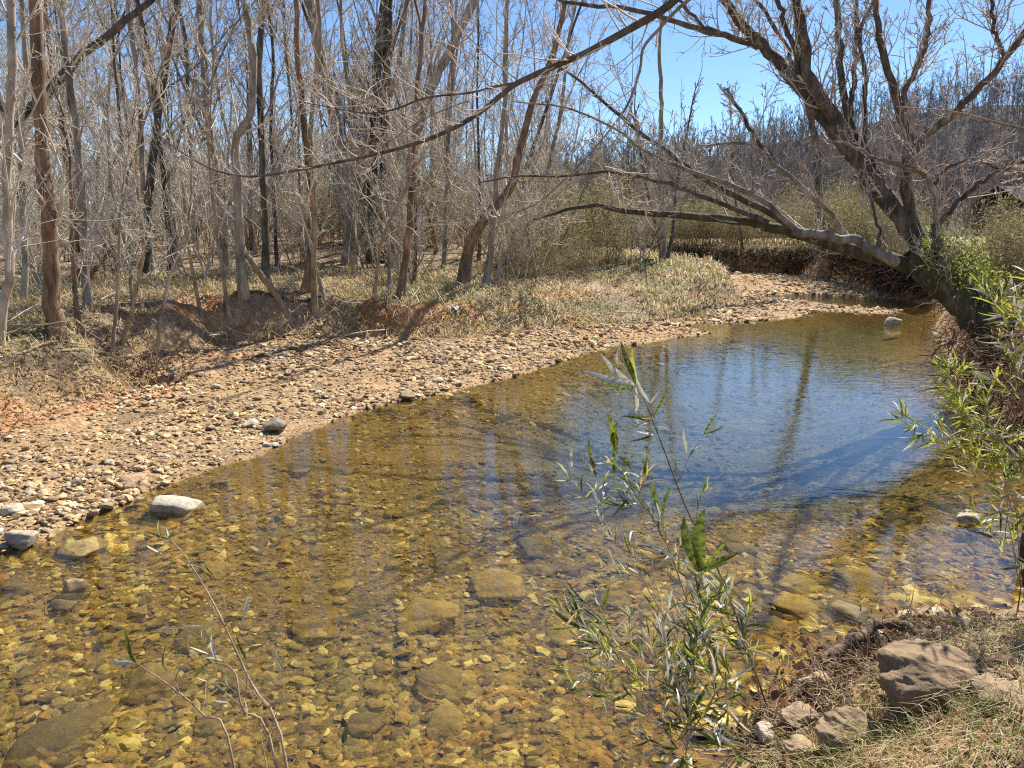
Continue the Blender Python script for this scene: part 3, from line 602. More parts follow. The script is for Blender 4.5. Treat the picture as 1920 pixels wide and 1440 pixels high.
# ------------------------------------------------------------------ the leaning tree on the right bank
def limb_path(pl, Y0, Y1, n=22, jit=.012, g=rng):
    K = len(pl); p = resample([PD(x, y, Y0 + (Y1 - Y0) * k / (K - 1)) for k, (x, y) in enumerate(pl)], n)
    p[1:-1] += g.normal(0, jit, (n - 2, 3)); return p
YB = 10.0
tb = PD(1870, 640, YB)
root = empty('leaning_tree', tb, 'big dark multi-stemmed tree leaning left over the water from the right bank', 'tree')
pxr = lambda w, Yd: w / FPX * Yd / 2 * (.78 if w < 40 else .66 if w < 60 else .82)
allp = []
def limb(pl, w0, w1, Y0, Y1, nm='limb', mt='bark_dark', tw=True, n=22, flare=False, ext=0):
    p = limb_path(pl, Y0, Y1, n); r = np.linspace(pxr(w0, Y0), pxr(w1, Y1), n) * (1 + rng.normal(0, .03, n))
    if flare: r = r * (1 + .5 * np.exp(-np.linspace(0, 9, n)))
    if ext:
        d = norm(p[-1] - p[-3]); e, er = grow(p[-1:], (d + np.array([0, 0, .15]))[None], np.array([ext]), np.array([r[-1]]), 9, .1, .04, rng, .2); p = np.vstack([p, e[0][1:]]); r = np.concatenate([r, er[0][1:]])
    mb = MB(); one_tube(mb, p, r, 12); mb.build(nm, M[mt], root, origin=tb)
    if tw: allp.append((p, r))
limb([(1905, 660), (1850, 602), (1795, 548), (1745, 508), (1715, 470)], 100, 62, 9.7, 10.2, 'trunk', 'bark_moss', tw=False, flare=True)
limb([(1760, 520), (1690, 494), (1620, 474), (1560, 458), (1490, 436), (1430, 420), (1350, 411), (1280, 403), (1200, 398), (1120, 386), (1060, 394), (1000, 412)], 44, 5, 10.1, 11.2, mt='bark_moss', n=34)
limb([(1680, 492), (1630, 465), (1600, 448), (1540, 441), (1490, 432)], 24, 20, 9.95, 10.1, mt='bark_grey', tw=False)
limb([(1500, 436), (1460, 410), (1400, 378), (1330, 342), (1280, 305), (1215, 258), (1150, 210), (1085, 150), (1040, 120)], 18, 5, 10.3, 11.4)
limb([(1490, 428), (1450, 392), (1400, 358), (1340, 336), (1280, 314), (1215, 286), (1150, 240), (1060, 200), (960, 190)], 15, 3, 10.2, 10.8, mt='bark_grey')
limb([(1440, 418), (1380, 392), (1320, 370), (1280, 355), (1220, 336), (1130, 322), (1050, 330), (970, 330), (900, 342)], 13, 3, 10.4, 11.0)
limb([(1590, 452), (1560, 402), (1530, 375), (1490, 340), (1440, 295), (1405, 272), (1360, 270), (1310, 272)], 14, 4, 10.2, 10.0, mt='bark_grey')
limb([(1450, 300), (1420, 262), (1390, 212), (1362, 166)], 12, 6, 10.1, 10.1)
limb([(1735, 500), (1705, 425), (1662, 372), (1630, 330), (1600, 290), (1560, 240), (1520, 188), (1480, 140), (1430, 85), (1390, 40), (1350, -10)], 58, 18, 10.2, 10.6, n=32, ext=2)
limb([(1600, 290), (1572, 235), (1545, 190), (1512, 140), (1512, 90), (1500, 40), (1485, -20)], 34, 17, 10.35, 10.0, ext=2.5)
limb([(1440, 95), (1395, 78), (1340, 62), (1280, 45), (1200, 20), (1110, 12), (1040, -5)], 17, 7, 10.55, 10.9)
limb([(1430, 88), (1400, 80), (1350, 62), (1310, 40), (1270, 0)], 10, 6, 10.4, 10.2)
limb([(1600, 280), (1565, 240), (1520, 170), (1490, 130), (1470, 80), (1440, 30), (1410, -10)], 12, 8, 10.5, 11.5, ext=1)
limb([(1495, 140), (1490, 90), (1470, 40), (1450, -20)], 12, 10, 10.2, 10.1, ext=2)
limb([(1655, 360), (1630, 300), (1600, 240), (1582, 180), (1575, 100), (1568, 0)], 22, 13, 10.4, 11.0, ext=3)
limb([(1595, 220), (1600, 150), (1606, 80), (1606, 10)], 12, 9, 10.8, 11.2, ext=2)
limb([(1628, 300), (1618, 220), (1622, 140), (1612, 60), (1640, 0)], 12, 7, 10.6, 10.8, ext=2)
limb([(1722, 470), (1705, 380), (1700, 310), (1702, 262), (1682, 190), (1660, 110), (1645, 50), (1640, -20)], 28, 11, 10.2, 9.8, ext=3)
limb([(1695, 210), (1698, 170), (1720, 125), (1738, 70), (1745, -10)], 14, 10, 9.9, 9.6, ext=3)
limb([(1702, 305), (1740, 250), (1790, 210), (1835, 165), (1880, 118), (1925, 55)], 20, 13, 10.0, 9.4, ext=3)
limb([(1888, 105), (1868, 70), (1862, 30), (1860, -20)], 9, 7, 9.5, 9.4, ext=1.5)
limb([(1770, 500), (1760, 440), (1755, 380), (1740, 335), (1700, 312), (1650, 300), (1600, 272), (1550, 265)], 18, 4, 9.9, 9.6, mt='bark_grey')
limb([(1762, 420), (1800, 375), (1850, 335), (1900, 310), (1990, 285)], 12, 7, 9.8, 9.2)
limb([(1750, 345), (1782, 310), (1830, 300), (1880, 318), (1960, 330)], 9, 4, 9.7, 9.4)
limb([(1790, 545), (1765, 505), (1752, 470), (1750, 420)], 16, 10, 9.8, 9.7)
limb([(1645, 470), (1648, 440), (1640, 400), (1620, 350), (1600, 330)], 9, 4, 10.0, 10.0)
mc = MB(); g = np.random.default_rng(21)
for p, r in allp:
    L = np.linalg.norm(np.diff(p, axis=0), axis=1).sum()
    crown(mc, p[None], r[None], g, (int(7 + L * 4.6), 6, 3), (.9 / max(L, 1.2) , .5, .5), t0=.12, rmin=(.009, .0065, .005), sides=(3, 3, 3), ns=(8, 6, 4), rf=(.26, .5, .55), up=(.08, .04, .02))
mc.build('crown', M['twig_grey'], root, origin=tb, kind='stuff')
# moss and creeper leaves on the lower trunk
def leafcloud(n, centre_fn, size, cols, g, elong=2.6):
    c = centre_fn(n); d = norm(g.normal(size=(n, 3)) + np.array([0, 0, -.25])); s = norm(np.cross(d, g.normal(size=(n, 3))))
    L = size * g.uniform(.6, 1.4, n)[:, None]; w = L / elong
    V = np.stack([c, c + d * L * .45 + s * w * .5, c + d * L, c + d * L * .45 - s * w * .5], 1).reshape(-1, 3)
    F = np.arange(4 * n).reshape(-1, 4); pal = np.array(cols); C = pal[g.integers(0, len(pal), n)] * g.uniform(.7, 1.3, (n, 1))
    return V, F, np.repeat(C, 4, 0)
g = np.random.default_rng(31)
tp = limb_path([(1870, 590), (1820, 540), (1770, 500), (1740, 485)], 9.6, 9.8, 20)
green = [(.16, .2, .035), (.26, .3, .06), (.1, .14, .03), (.4, .4, .12), (.33, .33, .08)]
V, F, C = leafcloud(2600, lambda n: tp[g.integers(0, 20, n)] + g.normal(0, .14, (n, 3)) + np.array([.12, 0, .12]), .06, green, g)
mb = MB(); mb.add(V, F, C); o = mb.build('foliage', M['leaf_v'], None, kind='stuff'); o.name = 'creeper_leaves'
tag(o, 'small green creeper leaves growing over the lower trunk of the leaning tree', 'creeper')

# exposed roots and dead leaves hanging on the cut bank
g = np.random.default_rng(41)
mb = MB(); n = 420
u = g.random(n); edge = W([(1765, 640), (1795, 700), (1830, 755), (1880, 815), (1960, 870)]); ep = resample(np.c_[edge, np.zeros(len(edge))], 60)
st = ep[(u * 59).astype(int)] + np.c_[g.normal(.35, .2, n), g.normal(.25, .15, n), g.uniform(.1, 1.0, n)]
p, r = grow(st, np.c_[g.normal(-.8, .5, n), g.normal(-.4, .5, n), g.normal(-.1, .5, n)], g.uniform(.25, .9, n), g.uniform(.003, .016, n), 8, .3, -.08, g)
V, F = tubes(p, r, 4); mb.add(V, F)
base = PD(1850, 690, 9.6); rt = empty('root_tangle', base, 'dark tangle of exposed roots and dead leaves under the leaning trunk', 'roots')
mb.build('roots', M['bark_brown'], rt, origin=base, kind='stuff')
V, F, C = leafcloud(3200, lambda n: ep[g.integers(0, 60, n)] + np.c_[g.normal(.4, .22, n), g.normal(.2, .2, n), g.uniform(.05, 1.05, n)], .06, [(.16, .09, .05), (.26, .16, .09), (.1, .06, .035), (.32, .22, .13)], g, 1.8)
mb = MB(); mb.add(V, F, C); mb.build('dead_leaves', M['leaf_v'], rt, origin=base, kind='stuff')

hc = G(205, 725); hb_ = np.array([hc[0], hc[1] + .35, hc[2]]); g = np.random.default_rng(44); n = 130
rt = empty('root_hollow', hb_, 'dark eroded hollow fringed with hanging roots in the left bank', 'roots')
st = hb_ + np.c_[g.normal(0, .5, n), g.normal(.35, .12, n), g.uniform(.05, .35, n)]
p, r = grow(st, np.c_[g.normal(0, .7, n), g.normal(-.7, .4, n), g.normal(-.3, .4, n)], g.uniform(.12, .4, n), g.uniform(.003, .009, n), 7, .3, -.12, g); V, F = tubes(p, r, 4); mb = MB(); mb.add(V, F); mb.build('roots', M['bark_brown'], rt, origin=hb_, kind='stuff')
V, F, C = leafcloud(500, lambda n: hb_ + np.c_[g.normal(0, .45, n), g.normal(.25, .12, n), g.uniform(-.15, .25, n)], .05, [(.12, .07, .04), (.07, .04, .025), (.2, .13, .08)], g, 1.8); mb = MB(); mb.add(V, F, C); mb.build('dead_leaves', M['leaf_v'], rt, origin=hb_, kind='stuff')  # leaves coloured darker to carry the shade inside the hollow

# ------------------------------------------------------------------ branches hanging in from a tree on the near right bank
BK = .56
def PN(px, py, Y): return PD(px, py, Y * BK)
ob = np.array([3.74, 4.75, H1(3.74, 4.75)])
root = empty('overhanging_tree', ob, 'tree out of view whose long dark bough sweeps down across the top of the photo', 'tree')
mb = MB(); one_tube(mb, resample([ob + np.array([0, 0, -.2]), ob + (.05, -.05, 2), ob + (.1, -.05, 3.6), ob + (.3, -.2, 6.5)], 16), np.linspace(.2, .26, 16), 10); mb.build('trunk', M['bark_dark'], root, origin=ob)
allp = []
fork = resample([ob + np.array([-.1, -.05, 3.3]), PN(1700, -330, 5.0), PN(1420, -110, 5.6), PN(1290, -20, 6.0), PN(1240, 20, 6.1), PN(1167, 62, 6.2), PN(1100, 98, 6.3), PN(1053, 118, 6.3), PN(973, 154, 6.4), PN(945, 174, 6.4), PN(887, 220, 6.5), PN(813, 257, 6.6), PN(730, 283, 6.7), PN(640, 303, 6.8), PN(540, 322, 6.9), PN(467, 331, 7.0), PN(400, 318, 7.1), PN(340, 285, 7.2), (PN(283, 243, 7.3))], 60)
def oblimb(p, r0, r1, mt):
    r = np.linspace(r0, r1, len(p)) * BK * .52; mb = MB(); one_tube(mb, p, r, 9); mb.build('limb', M[mt], root, origin=ob); allp.append((p, r))
oblimb(fork, .072, .008, 'bark_dark')
oblimb(resample([PN(x, y, Yd) for x, y, Yd in [(975, 154, 6.4), (930, 162, 6.4), (880, 174, 6.4), (800, 183, 6.3), (740, 205, 6.3), (690, 212, 6.3), (640, 205, 6.3), (560, 190, 6.2)]], 22), .022, .006, 'bark_dark')
oblimb(resample([PN(x, y, Yd) for x, y, Yd in [(1420, -110, 5.6), (1330, -30, 5.8), (1276, 12, 6.0), (1235, 55, 6.1), (1206, 90, 6.1), (1200, 130, 6.1), (1180, 190, 6.1), (1150, 235, 6.1), (1100, 295, 6.1), (1050, 345, 6.1), (1000, 385, 6.0), (940, 405, 6.0), (880, 418, 6.0)]], 36), .03, .006, 'bark_grey')
oblimb(resample([PN(x, y, Yd) for x, y, Yd in [(880, 190, 6.4), (860, 195, 6.4), (790, 225, 6.5), (740, 260, 6.5), (700, 275, 6.5), (620, 280, 6.4)]], 16), .014, .005, 'bark_grey')
oblimb(resample([PN(x, y, Yd) for x, y, Yd in [(815, 257, 6.6), (780, 225, 6.6), (700, 190, 6.7), (640, 175, 6.8), (600, 140, 6.8)]], 16), .011, .004, 'bark_pale')
oblimb(resample([PN(x, y, Yd) for x, y, Yd in [(970, 150, 6.4), (920, 110, 6.4), (870, 60, 6.4), (820, 0, 6.4), (790, -60, 6.4)]], 16), .012, .006, 'bark_grey')
oblimb(resample([PN(x, y, Yd) for x, y, Yd in [(1118, 285, 6.1), (1140, 320, 6.1), (1190, 375, 6.0), (1240, 400, 5.9)]], 12), .006, .003, 'bark_pale')
mc = MB(); g = np.random.default_rng(22)
for p, r in allp:
    L = np.linalg.norm(np.diff(p, axis=0), axis=1).sum()
    crown(mc, p[None], r[None], g, (int(8 + L * 7), 3, 2), (.5 / max(L, .6), .5, .5), t0=.2, rmin=(.0028, .002, .0016), sides=(4, 3, 3), ns=(9, 6, 4), rf=(.3, .5, .55), wob=(.16, .2, .25, .2), up=(.05, .04, .02))
mc.build('crown', M['twig'], root, origin=ob, kind='stuff')

# ------------------------------------------------------------------ thickets, far hillside wood
def leafy_bush(i, mat, nst=45, hgt=2.4, nl=3800, leaf=.085, spread=.55):
    g = np.random.default_rng(500 + i); st = np.c_[g.normal(0, spread * .6, (nst, 2)), np.full(nst, -.1)]
    p, r = grow(st, np.c_[g.normal(0, .32, (nst, 2)), np.ones(nst)], g.uniform(.6, 1.15, nst) * hgt, np.full(nst, .008), 8, .1, -.01, g)
    ms = MB(); V, F = tubes(p, r, 3); ms.add(V, F)
    mf = MB(); tt = g.uniform(.25, 1, nl) * 7; i0 = np.minimum(tt.astype(int), 6); k = g.integers(0, nst, nl)
    c = p[k, i0] + (p[k, i0 + 1] - p[k, i0]) * (tt - i0)[:, None] + g.normal(0, .11, (nl, 3))
    V, F, C = leafcloud(nl, lambda n: c, leaf, [(.19, .19, .065), (.32, .28, .13), (.12, .135, .04), (.42, .34, .2), (.26, .2, .11)] if mat == 'leaf_v' else [(1, 1, 1)], g, 4.5)
    mf.add(V, F, C)
    return ms.mesh('stem', M['wood_tan']), mf.mesh('foliage', M[mat], False)
bush = [leafy_bush(i, 'leaf_v') for i in range(4)]
g = np.random.default_rng(9)
def place_bush(x, y, s, label, group, zs=1.0):
    t = empty('leafy_bush', (x, y, H1(x, y)), label, 'bush', group); t.scale = (s, s, s * zs); t.rotation_euler = (0, 0, g.uniform(0, 6.28))
    place(bush[int(g.integers(0, 4))], ('stem', 'foliage'), t)
for k in range(34):          # along the far cut bank
    px = 1110 + k * 17.5 + g.normal(0, 6); p = P(px, 514 + max(0, px - 1480) * .19, .12); q = 1 + (g.uniform(.5, 1.1) if k % 2 else g.uniform(1.2, 4)) / p[1]; x, y = p[0] * q, p[1] * q
    place_bush(x, y, g.uniform(.75, 1.15), 'olive cane bush on the far bank ' + beside(x, y), 'cane bushes on the far bank')
for k in range(26):          # behind the left/middle wood
    y = g.uniform(21, 34); x = g.uniform(-.3, .16) * y
    place_bush(x, y, g.uniform(.8, 1.3), 'pale cane bush far back, ' + beside(x, y), 'cane bushes behind the wood')
for k, (px, py) in enumerate([(990, 520), (1040, 515), (1085, 518), (960, 505)]):
    p = G(px, py); place_bush(p[0], p[1], .55, ['second low green bush from the left on the grassy point', 'third low green bush from the left on the grassy point', 'rightmost low green bush on the grassy point', 'leftmost low green bush on the grassy point'][k], 'low bushes on the grassy point')
for k in range(26):          # right bank beyond the leaning tree
    px = g.uniform(1740, 1960); y = g.uniform(11.5, 21); x = (px - 960) / FPX * y
    if sdist(np.array([x]), np.array([y]), water_poly)[0] > -.5: continue
    place_bush(x, y, g.uniform(.3, .5) + .25 * (px > 1860), ['yellow green leafy bush behind the leaning trunk at the foot of the field', 'leafy bush at the right edge above the root tangle'][int(px > 1860)], 'leafy bushes on the right bank')
fe = resample(np.c_[W([(1120, 514), (1300, 514), (1500, 522), (1600, 535), (1660, 548), (1745, 560)], .12), np.zeros(6)], 120); g = np.random.default_rng(43)
bs_ = fe[60]; rt = empty('bank_overhang', bs_, 'dark overhanging roots, vines and dead leaves along the shaded far bank', 'roots')
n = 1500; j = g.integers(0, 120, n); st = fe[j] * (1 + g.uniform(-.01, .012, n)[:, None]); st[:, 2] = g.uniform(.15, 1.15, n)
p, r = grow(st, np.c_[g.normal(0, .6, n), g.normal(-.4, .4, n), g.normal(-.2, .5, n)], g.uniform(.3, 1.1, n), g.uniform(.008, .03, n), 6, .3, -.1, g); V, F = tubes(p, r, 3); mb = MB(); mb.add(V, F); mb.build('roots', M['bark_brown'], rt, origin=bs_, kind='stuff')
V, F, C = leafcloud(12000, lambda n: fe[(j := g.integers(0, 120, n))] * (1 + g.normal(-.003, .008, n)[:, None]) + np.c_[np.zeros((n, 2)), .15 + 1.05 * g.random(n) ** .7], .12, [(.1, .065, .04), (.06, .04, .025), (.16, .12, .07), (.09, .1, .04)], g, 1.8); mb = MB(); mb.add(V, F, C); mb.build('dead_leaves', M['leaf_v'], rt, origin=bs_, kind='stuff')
# far wood on the hill: one mass
def slivers(mb, p, r):            # very thin far twigs: one narrow triangle each
    a, b_ = p[:, 0], p[:, -1]; sd = norm(np.cross(b_ - a, np.random.default_rng(4).normal(size=a.shape))) * r[:, :1]
    mb.add(np.stack([a - sd, a + sd, b_], 1).reshape(-1, 3), np.arange(3 * len(a)).reshape(-1, 3))
g = np.random.default_rng(10); mb = MB(); pos = []
while len(pos) < 2600:
    y = 48 + 80 * g.random(); x = g.uniform(-.8, .9) * y
    if g.random() < .25 + .75 * (x > 0): pos.append((x, y))
pos = np.array(pos); zz = height(pos[:, 0], pos[:, 1]); K = len(pos)
p, r = grow(np.c_[pos, zz - .3], np.c_[g.normal(0, .07, (K, 2)), np.ones(K)], g.uniform(3, 8.5, K), g.uniform(.035, .075, K), 6, .06, .05, g); V, F = tubes(p, r, 3); mb.add(V, F)
for l, (k, lf, rm, a) in enumerate([(9, .45, .03, (.4, 1.2)), (5, .6, .026, (.4, 1.2)), (3, .65, .026, (.4, 1.2))]):
    s_, d_, ln, rr = spawn(p, r, k, .08, 1, *a, lf, g, .4, rm, .35); p, r = grow(s_, d_, ln, rr, 3, .15, .1, g); slivers(mb, p, r)
o = mb.build('hillside_wood', M['far_twig'], kind='stuff'); tag(o, 'bare grey brown wood covering the hillside beyond the field', 'wood')
# house at the right edge
hp = PD(2000, 384, 48); hz = H1(hp[0], hp[1]); hb = np.array([hp[0], hp[1], hz])
house = empty('farm_house', hb, 'dark roofed house half hidden behind branches at the right edge', 'house')
def box(mb, lo, hi):
    x0, y0, z0 = lo; x1, y1, z1 = hi
    mb.add([(x0, y0, z0), (x1, y0, z0), (x1, y1, z0), (x0, y1, z0), (x0, y0, z1), (x1, y0, z1), (x1, y1, z1), (x0, y1, z1)], [[0, 3, 2, 1], [4, 5, 6, 7], [0, 1, 5, 4], [1, 2, 6, 5], [2, 3, 7, 6], [3, 0, 4, 7]])
ztop = hp[2] - hz
m, nt, b = mat_new('wall_paint'); b.inputs['Base Color'].default_value = (.06, .055, .05, 1); M['wallp'] = m
m, nt, b = mat_new('roof_metal'); b.inputs['Base Color'].default_value = (.06, .065, .075, 1); b.inputs['Roughness'].default_value = .95; M['roofm'] = m
m, nt, b = mat_new('pane'); b.inputs['Base Color'].default_value = (.03, .04, .05, 1); b.inputs['Roughness'].default_value = .1; M['pane'] = m
mb = MB(); box(mb, (-2.2, 0, -.5), (7, 6, ztop)); mb.build('wall', M['wallp'], house, False)
mb = MB(); mb.add([(-2.6, -.5, ztop - .1), (7.4, -.5, ztop - .1), (7.4, 3, ztop + 1.3), (-2.6, 3, ztop + 1.3), (7.4, 6.5, ztop - .1), (-2.6, 6.5, ztop - .1)], [[0, 1, 2, 3]]); mb.add([(-2.6, 3, ztop + 1.3), (7.4, 3, ztop + 1.3), (7.4, 6.5, ztop - .1), (-2.6, 6.5, ztop - .1)], [[0, 1, 2, 3]]); mb.build('roof', M['roofm'], house, False)
for wx in (-1.2, 1.2, 3.6):
    mb = MB(); box(mb, (wx, -.04, ztop - 1.5), (wx + .9, -.005, ztop - .5)); mb.build('window', M['pane'], house, False)

# ------------------------------------------------------------------ ground cover
def blades(n_try, xr, yr, cond, L, pal, seed, name, label, w=.004, droop=.6, fall=9, cat='grass'):
    g = np.random.default_rng(seed); x = g.uniform(*xr, n_try); y = g.uniform(*yr, n_try)
    keep = (g.random(n_try) < np.minimum(1, (fall / y) ** 1.3)) & (np.abs(x) < y * .76 + .5); x = x[keep]; y = y[keep]
    z, s, f, r, h = height(x, y, True); k = cond(x, y, z, s, f, r, g); x, y, z = x[k], y[k], z[k]; n = len(x)
    l = L * g.uniform(.5, 1.5, n); a = g.uniform(0, 6.28, n); dr = droop * g.uniform(.3, 1.6, n)
    d = np.stack([np.cos(a), np.sin(a), 0 * a], -1); sd = np.stack([-np.sin(a), np.cos(a), 0 * a], -1) * (w * np.maximum(1, y / 7))[:, None]
    b = np.stack([x, y, z - .01], -1); up = np.array([0, 0, 1.])
    m = b + d * (l * .35 * dr)[:, None] + up * (l * .55)[:, None]; t = b + d * (l * .95 * dr)[:, None] + up * (l * np.clip(.95 - .6 * dr, .05, 1))[:, None]
    V = np.stack([b - sd, b + sd, m + sd * .8, m - sd * .8, t], 1).reshape(-1, 3); o = (np.arange(n) * 5)[:, None]
    mb = MB(); pal = np.array(pal); C = np.repeat(pal[g.integers(0, len(pal), n)] * g.uniform(.75, 1.25, (n, 1)), 5, 0)
    mb.V.append(V); mb.F += [o + np.array([[0, 1, 2, 3]]), o + np.array([[3, 2, 4]])]; mb.C.append(C); mb.n += len(V)
    ob_ = mb.build(name, M['grass_v'], smooth=False, kind='stuff'); tag(ob_, label, cat); return n
straw = [(.66, .53, .28), (.56, .42, .2), (.74, .63, .38), (.44, .31, .15)]; grn = [(.22, .3, .06), (.3, .38, .09), (.16, .22, .05), (.38, .42, .14)]
a = blades(150000, (-13, 8), (7, 26), lambda x, y, z, s, f, r, g: (f > .05) & (fbm(x, y, .8) + g.normal(0, .15, len(x)) > -.4) & (f < 9 - 4 * (x < 0)) & ((y < 22) | (f > 1.3)) & ((x < 0) | (fbm(x, y, .9) > .0)), .2, straw, 61, 'dead_grass', 'straw coloured dead grass matted on the far bank', droop=1.2)
a2 = blades(130000, (-13, 8), (7, 26), lambda x, y, z, s, f, r, g: (f > .25) & (fbm(x + 40, y, .5) + .3 * fbm(x, y, 4) + g.normal(0, .1, len(x)) > np.where(x > -1.5, -.3, -.06)) & (f < 6) & (y < 23), .1, grn, 62, 'green_grass', 'fresh green grass growing along the top of the far bank', droop=.7)
a3 = blades(150000, (-1, 6), (1.2, 7), lambda x, y, z, s, f, r, g: (r > .04) & (s > 0) & (fbm(x, y, 1.4) + g.normal(0, .12, len(x)) > .1), .085, straw + grn[:1], 63, 'bank_grass', 'dry grass and rootlets matted over the near right bank', w=.0018, droop=1.5)
a4 = blades(30000, (4, 16), (14, 34), lambda x, y, z, s, f, r, g: (f > .3), .22, straw + [(.5, .46, .2)], 64, 'field_grass', 'tall pale grass of the field beyond the leaning tree', w=.005)
a5 = blades(3500, (1, 4.8), (17, 25), lambda x, y, z, s, f, r, g: (s > .5) & (fbm(x, y, 1.0) > 0.0), .16, [(.58, .36, .17), (.62, .45, .25), (.5, .28, .12)], 65, 'weeds', 'rusty dry weeds on the far gravel point', w=.005, cat='weeds')
print('blades', a, a2, a3, a4, a5)
g = np.random.default_rng(70); n = 130000
y = 7 + 26 * g.random(n) ** 1.2; x = g.uniform(-.8, .6, n) * y; z, s, f, r, h = height(x, y, True); k = (f > -.1) & (f < 26) & ((y < 22) | (f > 1.3)); x, y, z = x[k], y[k], z[k]
V, F, C = leafcloud(len(x), lambda n: np.c_[x, y, z + .015], .055, [(.3, .19, .11), (.42, .3, .19), (.22, .13, .07), (.5, .4, .28)], g, 1.7)
V[:, 2] = np.repeat(z, 4) + .012 + (V[:, 2] - np.repeat(z + .015, 4)) * .45
mb = MB(); mb.add(V, F, C); o = mb.build('leaf_litter', M['leaf_v'], smooth=False, kind='stuff'); tag(o, 'brown fallen leaves covering the floor of the wood', 'leaf litter')
# fallen sticks on floor and bank
n = 500; y = g.uniform(8, 20, n); x = g.uniform(-.75, .15, n) * y; z, s, f, r, h = height(x, y, True); k = (f > .1); st = np.c_[x, y, z + .03][k]; n = len(st)
p, r_ = grow(st, np.c_[g.normal(0, 1, (n, 2)), g.normal(0.05, .12, n)], g.uniform(.3, 1.2, n), g.uniform(.004, .014, n), 6, .15, 0, g); V, F = tubes(p, r_, 4)
mb = MB(); mb.add(V, F); o = mb.build('fallen_twigs', M['twig'], kind='stuff'); tag(o, 'scattered fallen twigs on the bank and forest floor', 'twigs')
def stick(pl, w, mt, label, name='driftwood_stick', z=None, cat='stick'):
    pts = []
    for (px, py) in pl:
        q = G(px, py); pts.append(q + np.array([0, 0, .03]))
    p = resample(pts, 12); p[:, 2] = height(p[:, 0], p[:, 1]) + .02; d = np.linalg.norm(p[0] - CP); r = np.linspace(1, .6, 12) * w / FPX * d / 2
    mb = MB(); one_tube(mb, p + np.random.default_rng(int(pl[0][0])).normal(0, r[0] * .3, p.shape), r, 7); o = mb.build(name, M[mt], origin=p[0]); o.location = p[0]; tag(o, label, cat)
stick([(215, 690), (245, 672), (278, 655)], 7, 'wood_tan', 'straight pale driftwood stick propped below the bank hollow')
stick([(440, 553), (520, 562), (600, 560)], 6, 'bark_dark', 'long dark log lying along the grass before the snag', name='fallen_log', cat='log')
stick([(510, 515), (560, 512), (640, 518)], 8, 'bark_brown', 'fallen brown log on the leaves behind the dark trunk', name='fallen_log', cat='log')
stick([(0, 690), (60, 660), (130, 645)], 5, 'wood_tan', 'pale stick on the bank at the far left')
def free_stick(pl, Yd, w, mt, label, name='driftwood_stick', cat='stick'):
    p = resample([PD(x, y, Yd) for x, y in pl], 14); r = np.linspace(1, .5, 14) * w / FPX * Yd / 2; mb = MB(); one_tube(mb, p, r, 7)
    o = mb.build(name, M[mt], origin=p[0]); o.location = p[0]; tag(o, label, cat)
q = G(308, 694); free_stick([(309, 694), (303, 680), (293, 672), (291, 655), (294, 648)], q[1], 6, 'wood_tan', 'crooked pale stick standing up from the gravel')
q = G(294, 694); free_stick([(295, 694), (288, 670), (280, 650), (275, 632)], q[1], 4, 'wood_tan', 'thin straight stick leaning beside the crooked pale one')
# scrap of blue and white litter on the bank
q = G(853, 582); m, nt, b = mat_new('litter_blue'); b.inputs['Base Color'].default_value = (.35, .45, .6, 1)
gx_ = np.linspace(-.12, .12, 7); A, B_ = np.meshgrid(gx_, gx_ * .6); zz = .05 * np.sin(A * 40) * np.cos(B_ * 50) + .05
mb = MB(); ii = (np.arange(6)[:, None] * 7 + np.arange(6)[None]).ravel(); mb.add(np.stack([A, B_, zz], -1), np.stack([ii, ii + 1, ii + 8, ii + 7], -1)); o = mb.build('litter_scrap', m); o.location = q; tag(o, 'crumpled blue and white scrap of litter caught on the clay bank', 'litter')

# ------------------------------------------------------------------ near bank: boulders, root, debris
for (px, py, w, kd, fl, k, rot, hs, lb_) in [(1735, 1312, 180, 'stone_bank', .6, 33, .1, 1.0, 'large weathered brown boulder on the near right bank'), (1527, 1302, 60, 'stone_bank', .8, 26, .2, 1.1, 'pale tan rock at the water edge left of the large boulder'),
    (1500, 1365, 80, 'stone_bank', .6, 29, .9, 1.0, 'pale blocky rock on the near bank below the tan rock'), (1585, 1400, 105, 'stone_bank', .7, 31, .1, 1.0, 'rough brown rock near the bottom edge of the near bank'), (1437, 1392, 44, 'stone_dry', .8, 2, 0, 1.0, 'small orange brown stone by the cane stems on the bank'),
    (1865, 1315, 100, 'stone_bank', .3, 25, .2, 1.0, 'flat brown slab of rock right of the large boulder'), (1510, 1430, 80, 'stone_bank', .6, 27, 0, 1.0, 'brown rock at the bottom edge between the grass tufts')]:
    stone(px, py, w, kd, fl, k, rot, lb_, name='boulder', cat='boulder', sink=.2, hs=hs)
g = np.random.default_rng(66); mbt = MB()
for (tx, ty, tn, tr_) in [(1640, 1345, 260, .09), (1760, 1360, 320, .13), (1850, 1345, 220, .1), (1560, 1430, 260, .08), (1600, 1420, 200, .07), (1700, 1190, 260, .12), (1820, 1180, 260, .14), (1450, 1400, 120, .06)]:
    c_ = G(tx, ty); xy = c_[:2] + g.normal(0, tr_, (tn, 2)); hh = height(xy[:, 0], xy[:, 1]); k_ = hh > .03; xy = xy[k_]; hh = hh[k_]; m_ = len(xy)
    p, r = grow(np.c_[xy, hh - .01], np.c_[g.normal(0, .7, (m_, 2)), np.ones(m_)], g.uniform(.05, .16, m_), np.full(m_, .0016), 5, .25, -.22, g, .2); V, F = tubes(p, r, 3); cc = np.array([(.2, .3, .06), (.3, .38, .09), (.6, .5, .26), (.5, .38, .18)])[g.integers(0, 4, m_)]
    mbt.add(V, F, np.repeat(cc, 15, 0))
o = mbt.build('grass_tufts', M['grass_v'], kind='stuff'); tag(o, 'green and straw grass tufts between the rocks of the near bank', 'grass')
